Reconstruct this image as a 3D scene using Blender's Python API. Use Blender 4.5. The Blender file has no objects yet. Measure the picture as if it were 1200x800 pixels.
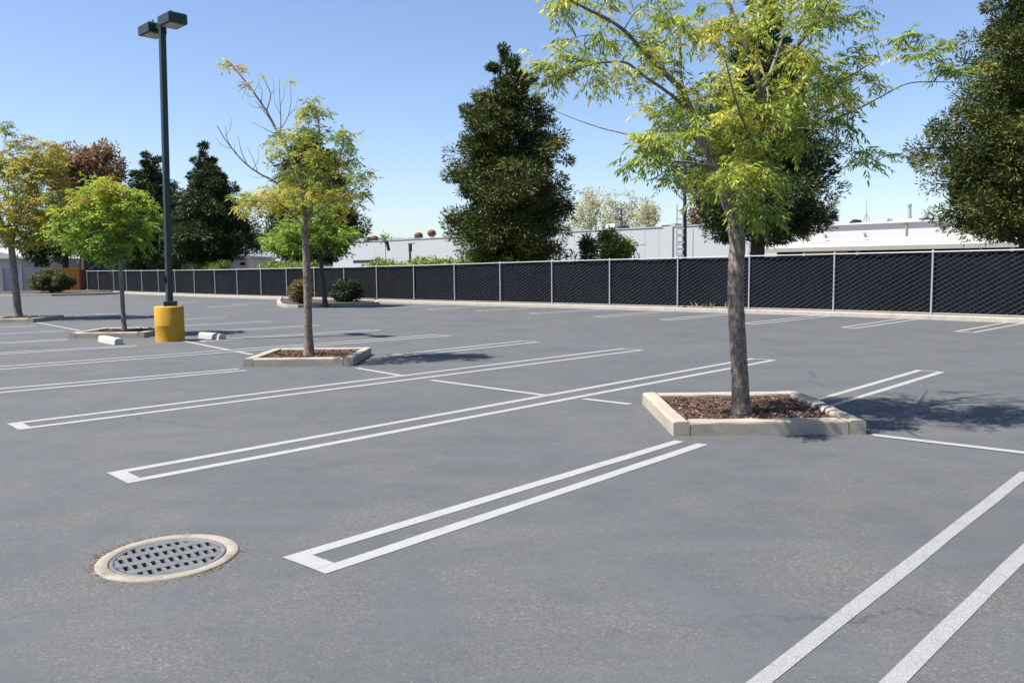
import bpy, math, random
import numpy as np
from math import sin, cos, radians, pi
random.seed(7)
RNG = np.random.default_rng(11)
scene = bpy.context.scene
col = scene.collection

# ------------------------------------------------------------------ camera
F, PITCH, ROLL, CAMH = 956.8, 0.0909, -0.0105, 1.589
TG = 0.7673                                    # heading of the parking bays
cP, sP, cR, sR = cos(PITCH), sin(PITCH), cos(ROLL), sin(ROLL)

def ray(px, py):
    du, dv = px - 600, py - 400
    u = (cR * du + sR * dv) / F
    v = (-sR * du + cR * dv) / F
    return np.array([u, cP - sP * v, -sP - cP * v])

def G(px, py, z=0.0):
    """point of the level z seen at that place of the photograph"""
    r = ray(px, py)
    k = (z - CAMH) / r[2]
    return np.array([r[0] * k, r[1] * k, z])

def at(px, py, Y):
    r = ray(px, py)
    k = Y / r[1]
    return np.array([r[0] * k, Y, CAMH + r[2] * k])

AV = np.array([sin(TG), cos(TG), 0.0])          # along the bays, towards the fence
BV = np.array([-cos(TG), sin(TG), 0.0])         # along the fence, to the left

def at_a(px, py, A):
    r = ray(px, py)
    k = A / (r @ AV)
    return r * k + np.array([0, 0, CAMH])

def ab(a, b, z=0.0):
    return AV * a + BV * b + np.array([0, 0, z])

cam_d = bpy.data.cameras.new("camera")
cam = bpy.data.objects.new("camera", cam_d)
col.objects.link(cam)
from mathutils import Matrix, Vector
X = Vector((cR, sP * sR, cP * sR)); Yv = Vector((-sR, sP * cR, cP * cR)); Zv = -Vector((0, cP, -sP))
cam.matrix_world = Matrix(((X.x, Yv.x, Zv.x, 0), (X.y, Yv.y, Zv.y, 0), (X.z, Yv.z, Zv.z, CAMH), (0, 0, 0, 1)))
cam_d.sensor_width = 36; cam_d.sensor_fit = 'HORIZONTAL'
cam_d.lens = F / 1200 * 36
cam_d.clip_start = 0.05; cam_d.clip_end = 20000
scene.camera = cam

# ------------------------------------------------------------------ materials
KA = .78
def mat(name):
    m = bpy.data.materials.new(name); m.use_nodes = True
    nt = m.node_tree
    b = nt.nodes["Principled BSDF"]
    return m, nt, b

def nd(nt, typ, **kw):
    n = nt.nodes.new(typ)
    for k, v in kw.items():
        if k in ('operation', 'blend_type', 'data_type', 'attribute_name', 'noise_dimensions', 'feature', 'wave_type', 'bands_direction', 'distance'):
            setattr(n, k, v)
        else:
            n.inputs[k].default_value = v
    return n

def ramp(nt, fac, stops):
    r = nt.nodes.new('ShaderNodeValToRGB')
    e = r.color_ramp.elements
    while len(e) < len(stops): e.new(0.5)
    for i, (p, c) in enumerate(stops):
        e[i].position = p
        e[i].color = (*c, 1) if len(c) == 3 else c
    nt.links.new(fac, r.inputs[0])
    return r

def g(v): return (v, v, v)

def mix(nt, fac, a, b, mode='MIX'):
    n = nt.nodes.new('ShaderNodeMix'); n.data_type = 'RGBA'; n.blend_type = mode
    for i, s in ((0, fac), (6, a), (7, b)):
        if hasattr(s, 'links'): nt.links.new(s, n.inputs[i])
        elif isinstance(s, (int, float)): n.inputs[i].default_value = s
        else: n.inputs[i].default_value = (*s, 1)
    return n.outputs[2]

def noise(nt, vec, scale, detail=4, rough=.55, dist=0):
    n = nt.nodes.new('ShaderNodeTexNoise')
    n.inputs['Scale'].default_value = scale; n.inputs['Detail'].default_value = detail
    n.inputs['Roughness'].default_value = rough; n.inputs['Distortion'].default_value = dist
    nt.links.new(vec, n.inputs['Vector'])
    return n.outputs['Fac']

def pos(nt, scale=None):
    gm = nt.nodes.new('ShaderNodeNewGeometry')
    if scale is None: return gm.outputs['Position']
    mp = nt.nodes.new('ShaderNodeMapping'); mp.inputs['Scale'].default_value = scale
    nt.links.new(gm.outputs['Position'], mp.inputs['Vector'])
    return mp.outputs[0]

def objc(nt, scale=(1, 1, 1)):
    tc = nt.nodes.new('ShaderNodeTexCoord')
    mp = nt.nodes.new('ShaderNodeMapping'); mp.inputs['Scale'].default_value = scale
    nt.links.new(tc.outputs['Object'], mp.inputs['Vector'])
    return mp.outputs[0]

def bump(nt, b, h, strength=.3, dist=.01):
    n = nt.nodes.new('ShaderNodeBump')
    n.inputs['Strength'].default_value = strength; n.inputs['Distance'].default_value = dist
    nt.links.new(h, n.inputs['Height']); nt.links.new(n.outputs[0], b.inputs['Normal'])

def asphalt_color(nt, P):
    """worn grey seal coat: patches, tan stains, grit, hairline cracks"""
    big = noise(nt, P, .35, 3, .5)
    c = ramp(nt, big, [(.3, (.082, .0885, .094)), (.55, (.093, .099, .104)), (.75, (.104, .108, .111))]).outputs[0]
    # drag marks of the squeegee
    st = noise(nt, pos(nt, (.55, 2.6, 1)), 1.0, 6, .66, .6)
    c = mix(nt, ramp(nt, st, [(.44, g(0)), (.72, g(.55))]).outputs[0], c, (.116, .120, .124))
    md = noise(nt, P, 2.1, 7, .7, .3)
    c = mix(nt, ramp(nt, md, [(.48, g(0)), (.72, g(.6))]).outputs[0], c, (.073, .077, .083))
    tan = noise(nt, P, .62, 5, .65, .4)
    c = mix(nt, ramp(nt, tan, [(.57, g(0)), (.72, g(.55))]).outputs[0], c, (.125, .112, .098))
    mot = noise(nt, P, 17, 5, .75)
    c = mix(nt, 1.0, c, ramp(nt, mot, [(.3, g(.90)), (.5, g(1.0)), (.7, g(1.10))]).outputs[0], 'MULTIPLY')
    rough_ = ramp(nt, noise(nt, P, .8, 6, .7, .5), [(.44, g(.16)), (.64, g(1))]).outputs[0]   # where the seal coat has worn down to the stone
    fine = noise(nt, P, 70, 3, .7)
    c = mix(nt, rough_, c, mix(nt, 1.0, c, ramp(nt, fine, [(.28, g(.50)), (.72, g(1.55))]).outputs[0], 'MULTIPLY'))
    c = mix(nt, ramp(nt, rough_, [(.3, g(0)), (1, g(.5))]).outputs[0], c, (.128, .122, .113))
    for sc in (70, 150):                                   # stones of the aggregate, each its own grey
        vo = nt.nodes.new('ShaderNodeTexVoronoi'); vo.inputs['Scale'].default_value = sc
        nt.links.new(P, vo.inputs['Vector'])
        sep = nt.nodes.new('ShaderNodeSeparateColor'); nt.links.new(vo.outputs['Color'], sep.inputs[0])
        c = mix(nt, rough_, c, mix(nt, 1.0, c, ramp(nt, sep.outputs[0], [(0, g(.86)), (.75, g(1.0)), (1, g(1.30))]).outputs[0], 'MULTIPLY'))
    grain = noise(nt, P, 240, 2, .6)
    c = mix(nt, rough_, c, mix(nt, 1.0, c, ramp(nt, grain, [(.3, g(.60)), (.7, g(1.45))]).outputs[0], 'MULTIPLY'))
    # pale specks of exposed stone, clustered
    for sc, hi, lo in ((30, .62, .44), (75, .62, .42)):
        vo = nt.nodes.new('ShaderNodeTexVoronoi'); vo.inputs['Scale'].default_value = sc
        nt.links.new(P, vo.inputs['Vector'])
        sp = ramp(nt, vo.outputs['Distance'], [(.06, g(1)), (.17, g(0))]).outputs[0]
        sep = nt.nodes.new('ShaderNodeSeparateColor'); nt.links.new(vo.outputs['Color'], sep.inputs[0])
        pick = ramp(nt, sep.outputs[0], [(.70, g(0)), (.95, g(1))]).outputs[0]
        cl = ramp(nt, noise(nt, P, 1.3, 5, .65), [(lo, g(.06)), (hi, g(.8))]).outputs[0]
        spk = mix(nt, 1.0, mix(nt, 1.0, sp, cl, 'MULTIPLY'), pick, 'MULTIPLY')
        c = mix(nt, spk, c, (.36, .355, .34))
    # old oil drips: small soft dark spots, few and far between
    vo = nt.nodes.new('ShaderNodeTexVoronoi'); vo.inputs['Scale'].default_value = 1.7
    nt.links.new(P, vo.inputs['Vector'])
    sep = nt.nodes.new('ShaderNodeSeparateColor'); nt.links.new(vo.outputs['Color'], sep.inputs[0])
    od = mix(nt, 1.0, ramp(nt, vo.outputs['Distance'], [(.02, g(.6)), (.09, g(0))]).outputs[0], ramp(nt, sep.outputs[1], [(.8, g(0)), (.86, g(1))]).outputs[0], 'MULTIPLY')
    c = mix(nt, od, c, (.045, .046, .048))
    c = mix(nt, 1.0, c, g(KA), 'MULTIPLY')
    return c, fine, grain

def asphalt():
    m, nt, b = mat("worn_asphalt")
    P = pos(nt)
    c, fine, grain = asphalt_color(nt, P)
    # hairline cracks: edges of a big distorted voronoi, broken up by noise
    wv = nt.nodes.new('ShaderNodeVectorMath'); wv.operation = 'ADD'
    nz = nt.nodes.new('ShaderNodeTexNoise'); nz.inputs['Scale'].default_value = 1.3; nz.inputs['Detail'].default_value = 10; nz.inputs['Roughness'].default_value = .62
    nt.links.new(P, nz.inputs['Vector'])
    nt.links.new(P, wv.inputs[0]); nt.links.new(nz.outputs['Color'], wv.inputs[1])
    vo = nt.nodes.new('ShaderNodeTexVoronoi'); vo.feature = 'DISTANCE_TO_EDGE'; vo.inputs['Scale'].default_value = .16
    nt.links.new(wv.outputs[0], vo.inputs['Vector'])
    ed = ramp(nt, vo.outputs['Distance'], [(.0, g(1)), (.0010, g(0))]).outputs[0]
    br = ramp(nt, noise(nt, P, .3, 2), [(.53, g(0)), (.62, g(.7))]).outputs[0]
    cr = mix(nt, 1.0, ed, br, 'MULTIPLY')
    c = mix(nt, cr, c, (.03, .03, .032))
    nt.links.new(c, b.inputs['Base Color'])
    b.inputs['Roughness'].default_value = .82
    b.inputs['Specular IOR Level'].default_value = .35
    hh = nt.nodes.new('ShaderNodeMath'); hh.operation = 'ADD'
    nt.links.new(fine, hh.inputs[0]); nt.links.new(grain, hh.inputs[1])
    bump(nt, b, hh.outputs[0], .45, .005)
    return m

def paint(name, wear):
    """road paint: wear (0..1) is how much of it has gone"""
    m, nt, b = mat(name)
    P = pos(nt)
    ac, fine, grain = asphalt_color(nt, P)
    w1 = noise(nt, P, 210, 3, .75)
    w2 = noise(nt, P, 5.0, 6, .7)
    mul = nt.nodes.new('ShaderNodeMath'); mul.operation = 'MULTIPLY_ADD'
    nt.links.new(w2, mul.inputs[0]); mul.inputs[1].default_value = .35; nt.links.new(w1, mul.inputs[2])
    t = .86 - .22 * wear                                     # paint is gone where the noise is above t
    f = ramp(nt, mul.outputs[0], [(t - .05, g(0)), (t + .07, g(.35 + .45 * wear))]).outputs[0]
    dirt = ramp(nt, noise(nt, P, 5, 5, .65), [(.3, (.23, .23, .234)), (.55, (.278, .278, .278)), (.8, (.245, .24, .232))]).outputs[0]
    nt.links.new(mix(nt, f, dirt, ac), b.inputs['Base Color'])
    b.inputs['Roughness'].default_value = .7
    bump(nt, b, grain, .3, .002)
    return m

def simple(name, c, rough=.7, var=.2, scale=6, metal=0, bs=.15, bd=.01, objspace=False, stretch=(1, 1, 1)):
    c = tuple(x * KA for x in c)
    m, nt, b = mat(name)
    P = objc(nt, stretch) if objspace else pos(nt, stretch)
    n1 = noise(nt, P, scale, 6, .65, .2)
    lo = tuple(x * (1 - var) for x in c); hi = tuple(min(1, x * (1 + var)) for x in c)
    cc = ramp(nt, n1, [(.28, lo), (.5, c), (.74, hi)]).outputs[0]
    n2 = noise(nt, P, scale * 9, 3, .6)
    cc = mix(nt, 1.0, cc, ramp(nt, n2, [(.3, g(1 - var * .6)), (.7, g(1 + var * .5))]).outputs[0], 'MULTIPLY')
    nt.links.new(cc, b.inputs['Base Color'])
    b.inputs['Roughness'].default_value = rough; b.inputs['Metallic'].default_value = metal
    bump(nt, b, n2, bs, bd)
    return m

def concrete(name, c, dirt=(.2, .18, .15), amount=.5):
    c = tuple(x * KA for x in c); dirt = tuple(x * KA for x in dirt)
    m, nt, b = mat(name)
    P = pos(nt)
    n1 = noise(nt, P, 2.5, 6, .65, .3)
    base = ramp(nt, n1, [(.3, tuple(x * .85 for x in c)), (.7, tuple(min(1, x * 1.1) for x in c))]).outputs[0]
    st = noise(nt, pos(nt, (3, 3, 14)), 2.2, 5, .65)
    base = mix(nt, ramp(nt, st, [(.52, g(0)), (.75, g(amount))]).outputs[0], base, dirt)
    n2 = noise(nt, P, 60, 4, .7)
    base = mix(nt, 1.0, base, ramp(nt, n2, [(.3, g(.82)), (.7, g(1.12))]).outputs[0], 'MULTIPLY')
    nt.links.new(base, b.inputs['Base Color'])
    b.inputs['Roughness'].default_value = .88
    bump(nt, b, n2, .5, .006)
    return m

def leaf_mat(name, stops, trans=.35, rough=.5, twist=.25):
    """leaf colour by the tint each leaf carries, with thin-leaf translucency"""
    m, nt, b = mat(name)
    at_ = nt.nodes.new('ShaderNodeAttribute'); at_.attribute_name = 'tint'
    c = ramp(nt, at_.outputs['Fac'], stops).outputs[0]
    gm = nt.nodes.new('ShaderNodeNewGeometry')
    rp = ramp(nt, gm.outputs['Random Per Island'], [(0, g((1 - twist) * .86)), (1, g((1 + twist) * .86))]).outputs[0]
    c = mix(nt, 1.0, c, rp, 'MULTIPLY')
    nt.links.new(c, b.inputs['Base Color'])
    b.inputs['Roughness'].default_value = rough
    b.inputs['Specular IOR Level'].default_value = .3
    tr = nt.nodes.new('ShaderNodeBsdfTranslucent')
    tc = mix(nt, 1.0, c, (1.15, 1.12, .75), 'MULTIPLY')
    nt.links.new(tc, tr.inputs[0])
    ms = nt.nodes.new('ShaderNodeMixShader'); ms.inputs[0].default_value = trans
    nt.links.new(b.outputs[0], ms.inputs[1]); nt.links.new(tr.outputs[0], ms.inputs[2])
    nt.links.new(ms.outputs[0], nt.nodes['Material Output'].inputs['Surface'])
    return m

def bark(name, c1, c2, c3, sc=1.0):
    m, nt, b = mat(name)
    P = objc(nt, (20 * sc, 20 * sc, 8 * sc))
    n1 = noise(nt, P, 2.2, 7, .7, .5)
    c = ramp(nt, n1, [(.3, c1), (.5, c2), (.72, c3)]).outputs[0]
    vo = nt.nodes.new('ShaderNodeTexVoronoi'); vo.inputs['Scale'].default_value = 1.6
    nt.links.new(P, vo.inputs['Vector'])
    c = mix(nt, 1.0, c, ramp(nt, vo.outputs['Distance'], [(.15, g(1.15)), (.7, g(.6))]).outputs[0], 'MULTIPLY')
    nt.links.new(c, b.inputs['Base Color'])
    b.inputs['Roughness'].default_value = .9
    bump(nt, b, n1, .6, .015)
    return m

M = {}
M['asphalt'] = asphalt()
M['paint'] = paint("white_line_paint", .34)
M['paint_worn'] = paint("worn_line_paint", .78)
M['paint_far'] = paint("dull_line_paint", .40)
M['kerb'] = concrete("kerb_concrete", (.41, .36, .29), (.21, .175, .13), .5)
M['kerb_far'] = concrete("pale_kerb_concrete", (.42, .38, .33), (.25, .21, .17), .35)
M['stop'] = concrete("wheel_stop_concrete", (.50, .48, .45), (.33, .31, .28), .3)
M['ring'] = concrete("ring_concrete", (.32, .285, .235), (.15, .115, .08), .8)
M['iron'] = simple("cast_iron", (.135, .138, .142), .65, .30, 14, .05)
M['pit'] = simple("dark_pit", (.01, .01, .01), .95, .2, 5)
M['mulch'] = simple("mulch_soil", (.085, .055, .04), .95, .5, 22, 0, .8, .03)
M['earth'] = simple("bare_earth", (.17, .14, .10), .95, .35, .8, 0, .5, .05)
M['yellow'] = concrete("yellow_painted_concrete", (.56, .31, .020), (.33, .20, .045), .55)
M['green_metal'] = simple("dark_green_metal", (.010, .028, .027), .5, .15, 5, 0, .03, .002)
M['lens'] = simple("lamp_glass", (.42, .40, .38), .2, .1, 20)
M['galv'] = simple("galvanised_steel", (.42, .43, .45), .5, .12, 8, .4, .05, .002)
M['fence_post'] = simple('bright_galvanised_post', (.42, .43, .45), .55, .08, 8, .15, .05, .002)
M['screen'] = simple("black_screen_fabric", (.007, .0095, .014), .95, .35, 1.2, 0, .4, .02, stretch=(1, 1, .5))
M['wire'] = simple("fence_wire", (.105, .108, .118), .7, .1, 8, 0)
for k_ in ('screen', 'wire'): M[k_].node_tree.nodes['Principled BSDF'].inputs['Specular IOR Level'].default_value = .06
M['wall_grey'] = simple("grey_painted_wall", (.44, .45, .47), .85, .06, .25, 0, .1, .02)
M['wall_blue'] = simple("pale_wall", (.42, .45, .47), .85, .05, .2, 0, .1, .02)
M['white'] = simple("white_painted_metal", (.56, .557, .56), .6, .06, .7, 0, .1, .01)
M['fascia'] = simple("pale_grey_fascia", (.36, .355, .34), .6, .10, 1.2)
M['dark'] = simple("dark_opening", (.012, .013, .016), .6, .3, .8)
M['door_grey'] = simple("grey_door", (.28, .29, .30), .6, .08, 1.0)
M['plywood'] = simple("orange_plywood", (.60, .34, .13), .8, .15, 3)
M['fan_red'] = simple("rusty_red_metal", (.12, .035, .03), .7, .25, 4)
M['block_wall'] = simple("grey_block_wall", (.40, .40, .41), .9, .10, 1.0, 0, .3, .02)
M['orange_gate'] = simple("orange_painted_wood", (.55, .25, .025), .75, .15, 2, 0, .2, .02, stretch=(3, 3, .4))
M['redwood_post'] = simple("red_brown_wood", (.22, .065, .035), .8, .2, 3)
M['navy'] = simple("dark_blue_cladding", (.018, .032, .065), .6, .15, 1)
M['teal'] = simple("dark_teal_car_paint", (.02, .06, .075), .25, .1, 2, .2, .01, .001)
M['glass'] = simple("dark_glass", (.02, .025, .03), .08, .1, 2)
M['pink_wall'] = simple("pale_pinkish_render", (.62, .54, .51), .85, .08, .6)
M['tyre'] = simple("black_rubber", (.015, .015, .015), .8, .1, 4)
M['banner'] = simple("dark_banner_cloth", (.05, .05, .075), .8, .15, 2)
M['hill'] = simple("hazy_hill_grass", (.16, .20, .20), .95, .25, .004, 0, 0, .1)  # dry grass, with the blue haze of distance mixed into its colour
M['bark_front'] = bark("grey_bark", (.085, .062, .05), (.185, .148, .122), (.35, .30, .255))
M['bark_dark'] = bark("dark_bark", (.035, .026, .022), (.065, .05, .042), (.11, .09, .078), .6)
M['bark_grey'] = bark("pale_bark", (.12, .10, .085), (.2, .17, .15), (.32, .29, .26), .8)
YG = [(0, (.10, .19, .045)), (.28, (.22, .31, .055)), (.55, (.42, .46, .08)), (.85, (.62, .56, .11)), (1, (.52, .32, .10))]
M['leaf_front'] = leaf_mat("yellow_green_leaf", YG, .42)
M['leaf_mid'] = leaf_mat("yellowing_leaf", [(0, (.11, .19, .045)), (.32, (.26, .33, .06)), (.62, (.50, .49, .09)), (.85, (.64, .47, .08)), (1, (.55, .26, .07))], .45)
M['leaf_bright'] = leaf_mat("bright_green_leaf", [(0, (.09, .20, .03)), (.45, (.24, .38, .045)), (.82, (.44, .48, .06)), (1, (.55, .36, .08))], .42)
M['leaf_olive'] = leaf_mat("olive_autumn_leaf", [(0, (.17, .22, .03)), (.4, (.34, .36, .05)), (.7, (.46, .41, .06)), (1, (.38, .19, .09))], .42)
M['leaf_lime'] = leaf_mat("lime_leaf", [(0, (.12, .22, .04)), (.6, (.25, .38, .06)), (1, (.36, .45, .07))], .42)
M['leaf_plum'] = leaf_mat("plum_brown_leaf", [(0, (.14, .10, .07)), (.5, (.30, .18, .11)), (.85, (.40, .24, .13)), (1, (.38, .34, .10))], .3)
M['needle'] = leaf_mat("conifer_needles", [(0, (.018, .036, .010)), (.40, (.058, .082, .018)), (.7, (.15, .16, .034)), (1, (.26, .24, .06))], .10, .55)
M['needle_blue'] = leaf_mat("dark_conifer_needles", [(0, (.016, .032, .012)), (.5, (.050, .078, .026)), (1, (.13, .15, .045))], .10, .55)
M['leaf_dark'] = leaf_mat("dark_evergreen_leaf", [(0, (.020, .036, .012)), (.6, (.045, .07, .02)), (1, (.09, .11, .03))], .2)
M['leaf_pale'] = leaf_mat("pale_birch_leaf", [(0, (.33, .36, .19)), (.5, (.46, .46, .28)), (.85, (.50, .43, .32)), (1, (.52, .38, .28))], .45)
M['leaf_hedge'] = leaf_mat("hedge_leaf", [(0, (.08, .15, .02)), (.6, (.18, .27, .035)), (1, (.28, .34, .05))], .35)
M['leaf_bush'] = leaf_mat("clipped_bush_leaf", [(0, (.04, .055, .02)), (.5, (.085, .10, .03)), (.85, (.15, .15, .05)), (1, (.2, .12, .06))], .25)
M['leaf_rust'] = leaf_mat("rusty_bush_leaf", [(0, (.05, .06, .02)), (.5, (.14, .10, .035)), (1, (.34, .17, .06))], .25)
M['chip'] = leaf_mat("wood_chips", [(0, (.05, .028, .02)), (.45, (.13, .07, .05)), (.8, (.24, .14, .10)), (1, (.42, .33, .26))], 0, .9, .3)
M['grass'] = leaf_mat("weed_blades", [(0, (.10, .17, .03)), (.6, (.22, .27, .05)), (1, (.38, .32, .12))], .3)

# ------------------------------------------------------------------ building blocks
def thing(name, label, cat, loc=(0, 0, 0), group=None):
    o = bpy.data.objects.new(name, None); col.objects.link(o)
    o.empty_display_size = .2
    o.location = loc
    o['label'] = label; o['category'] = cat
    if group: o['group'] = group
    return o

def tag(o, label, cat, group=None):
    o['label'] = label; o['category'] = cat
    if group: o['group'] = group
    return o

def origin(o):
    p = np.zeros(3)
    while o is not None:
        p += np.array(o.location); o = o.parent
    return p

class MB:
    """collects shapes in world coordinates and links them as ONE mesh object"""
    def __init__(s): s.v = []; s.f = []; s.smooth = []
    def add(s, V, Fs, sm=False):
        n = len(s.v)
        s.v += [tuple(map(float, p)) for p in V]
        for f in Fs: s.f.append(tuple(i + n for i in f)); s.smooth.append(sm)
    def box(s, c, size, rz=0.0, taper=1.0):
        hx, hy, hz = size[0] / 2, size[1] / 2, size[2] / 2
        V = []
        for z, t in ((-hz, 1), (hz, taper)):
            for x, y in ((-hx, -hy), (hx, -hy), (hx, hy), (-hx, hy)):
                x *= t; y *= t
                V.append((c[0] + x * cos(rz) - y * sin(rz), c[1] + x * sin(rz) + y * cos(rz), c[2] + z))
        s.add(V, [(3, 2, 1, 0), (4, 5, 6, 7), (0, 1, 5, 4), (1, 2, 6, 5), (2, 3, 7, 6), (3, 0, 4, 7)])
    def beam(s, p, q, w, h, up=(0, 0, 1)):
        p = np.array(p, float); q = np.array(q, float); d = q - p; d /= np.linalg.norm(d)
        sd = np.cross(d, up); sd /= np.linalg.norm(sd); u = np.cross(sd, d)
        V = []
        for b in (p, q):
            for i, j in ((-1, -1), (1, -1), (1, 1), (-1, 1)): V.append(b + sd * w / 2 * i + u * h / 2 * j)
        s.add(V, [(0, 1, 2, 3), (7, 6, 5, 4), (1, 0, 4, 5), (2, 1, 5, 6), (3, 2, 6, 7), (0, 3, 7, 4)])
    def prism(s, poly, z0, z1):
        n = len(poly)
        V = [(p[0], p[1], z0) for p in poly] + [(p[0], p[1], z1) for p in poly]
        s.add(V, [tuple(range(n))[::-1], tuple(range(n, 2 * n))] + [(i, (i + 1) % n, n + (i + 1) % n, n + i) for i in range(n)])
    def cyl(s, p, q, r0, r1=None, n=16, cap=True):
        s.tube([p, q], [r0, r0 if r1 is None else r1], n, cap)
    def tube(s, pts, rad, n=8, cap=True):
        pts = [np.array(p, float) for p in pts]
        k = len(pts); V = []; ref = None
        for i in range(k):
            d = pts[min(i + 1, k - 1)] - pts[max(i - 1, 0)]
            d = d / (np.linalg.norm(d) + 1e-9)
            if ref is None:
                ref = np.array([1, 0, 0]) if abs(d[0]) < .8 else np.array([0, 1, 0])
            a = ref - d * (ref @ d); a /= np.linalg.norm(a) + 1e-9
            ref = a; b = np.cross(d, a)
            for j in range(n):
                t = 2 * pi * j / n
                V.append(pts[i] + (a * cos(t) + b * sin(t)) * rad[i])
        Fs = [(i * n + j, i * n + (j + 1) % n, (i + 1) * n + (j + 1) % n, (i + 1) * n + j) for i in range(k - 1) for j in range(n)]
        s.add(V, Fs, True)
        if cap:
            s.add([V[j] for j in range(n)], [tuple(range(n))[::-1]])
            s.add([V[(k - 1) * n + j] for j in range(n)], [tuple(range(n))])
    def lathe(s, c, prof, n=32):
        V = []; k = len(prof)
        for r, z in prof:
            for j in range(n):
                t = 2 * pi * j / n; V.append((c[0] + r * cos(t), c[1] + r * sin(t), c[2] + z))
        s.add(V, [(i * n + j, i * n + (j + 1) % n, (i + 1) * n + (j + 1) % n, (i + 1) * n + j) for i in range(k - 1) for j in range(n)], True)
    def build(s, name, m, parent=None, bevel=0, seg=2):
        me = bpy.data.meshes.new(name)
        off = origin(parent) if parent is not None else np.zeros(3)
        me.from_pydata([tuple(np.array(p) - off) for p in s.v], [], s.f)
        me.polygons.foreach_set('use_smooth', s.smooth)
        me.materials.append(m); me.update()
        o = bpy.data.objects.new(name, me); col.objects.link(o)
        if parent is not None: o.parent = parent
        if bevel:
            md = o.modifiers.new('bevel', 'BEVEL'); md.width = bevel; md.segments = seg; md.limit_method = 'ANGLE'
        return o

def struct(o):
    o['kind'] = 'structure'; return o

def unit(a):
    return a / (np.linalg.norm(a, axis=-1, keepdims=True) + 1e-9)

def cards(P, D, N, L, W, tint, name, m, parent, mid=.45):
    """many leaf blades as one mesh: base, two flanks, tip"""
    n = len(P)
    D = unit(D); S = unit(np.cross(D, N))
    L = np.broadcast_to(np.asarray(L, float), (n,))[:, None]; W = np.broadcast_to(np.asarray(W, float), (n,))[:, None]
    V = np.stack([P, P + D * L * mid + S * W / 2, P + D * L, P + D * L * mid - S * W / 2], 1).reshape(-1, 3)
    V = V - origin(parent) if parent is not None else V
    me = bpy.data.meshes.new(name)
    me.vertices.add(4 * n); me.loops.add(4 * n); me.polygons.add(n)
    me.vertices.foreach_set('co', V.astype(np.float32).ravel())
    me.loops.foreach_set('vertex_index', np.arange(4 * n, dtype=np.int32))
    me.polygons.foreach_set('loop_start', np.arange(0, 4 * n, 4, dtype=np.int32))
    a = me.attributes.new('tint', 'FLOAT', 'POINT')
    a.data.foreach_set('value', np.repeat(np.clip(tint, 0, 1), 4).astype(np.float32))
    me.materials.append(m)
    me.update(); me.validate()
    o = bpy.data.objects.new(name, me); col.objects.link(o)
    if parent is not None: o.parent = parent
    return o

def smooth_path(pts, n=4):
    P = [np.array(p, float) for p in pts]
    P = [2 * P[0] - P[1]] + P + [2 * P[-1] - P[-2]]
    out = []
    for i in range(1, len(P) - 2):
        for k in range(n):
            t = k / n
            a, b, c, d = P[i - 1], P[i], P[i + 1], P[i + 2]
            out.append(.5 * ((2 * b) + (-a + c) * t + (2 * a - 5 * b + 4 * c - d) * t * t + (-a + 3 * b - 3 * c + d) * t ** 3))
    out.append(P[-2])
    return out

# ------------------------------------------------------------------ world and sun
SUN_EL = radians(59)
w = bpy.data.worlds.new("World"); scene.world = w; w.use_nodes = True
nt = w.node_tree
sky = nt.nodes.new('ShaderNodeTexSky'); sky.sky_type = 'NISHITA'; sky.sun_disc = False
sky.sun_elevation = SUN_EL; sky.sun_rotation = radians(-104)
sky.air_density = 1.0; sky.dust_density = .6; sky.ozone_density = 1.0; sky.altitude = 10
bg = nt.nodes['Background']; bg.inputs['Strength'].default_value = .0645
nt.links.new(mix(nt, 1.0, sky.outputs[0], (1.14, 1.18, 1.33), 'MULTIPLY'), bg.inputs['Color'])
sd = bpy.data.lights.new("sun", 'SUN'); sd.energy = 5.0; sd.angle = radians(.53); sd.color = (1, .955, .88)
so = bpy.data.objects.new("sun", sd); col.objects.link(so)
ldir = Vector((cos(SUN_EL), cos(SUN_EL) * .24, -sin(SUN_EL)))
so.rotation_euler = ldir.to_track_quat('-Z', 'Y').to_euler()
so.location = (-30, 0, 50)
scene.view_settings.view_transform = 'Standard'
try: scene.view_settings.look = 'None'
except Exception: pass
scene.view_settings.exposure = 1.10
scene.view_settings.gamma = 1
scene.cycles.max_bounces = 6
scene.cycles.transparent_max_bounces = 6
scene.cycles.use_denoising = True

# ------------------------------------------------------------------ ground with the drain's hole
GC = G(198, 652)                                # centre of the drain
def sheet(name, z, x0, x1, y0, y1, m, hole=None):
    mb = MB()
    if hole is None:
        mb.add([(x0, y0, z), (x1, y0, z), (x1, y1, z), (x0, y1, z)], [(0, 1, 2, 3)])
    else:
        cx, cy, r = hole; s_ = 1.2
        xs = [x0, cx - s_, cx + s_, x1]; ys = [y0, cy - s_, cy + s_, y1]
        for i in range(3):
            for j in range(3):
                if i == 1 and j == 1: continue
                mb.add([(xs[i], ys[j], z), (xs[i + 1], ys[j], z), (xs[i + 1], ys[j + 1], z), (xs[i], ys[j + 1], z)], [(0, 1, 2, 3)])
        n = 64; V = []
        for k in range(n):
            t = 2 * pi * k / n; c_, q_ = cos(t), sin(t); e = s_ / max(abs(c_), abs(q_))
            V += [(cx + r * c_, cy + r * q_, z), (cx + e * c_, cy + e * q_, z)]
        mb.add(V, [(2 * k, 2 * k + 1, (2 * k + 3) % (2 * n), (2 * k + 2) % (2 * n)) for k in range(n)])
    return struct(mb.build(name, m))
sheet('ground', -.006, -5000, 5000, -60, 6000, M['earth'], (GC[0], GC[1], .36))

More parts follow.
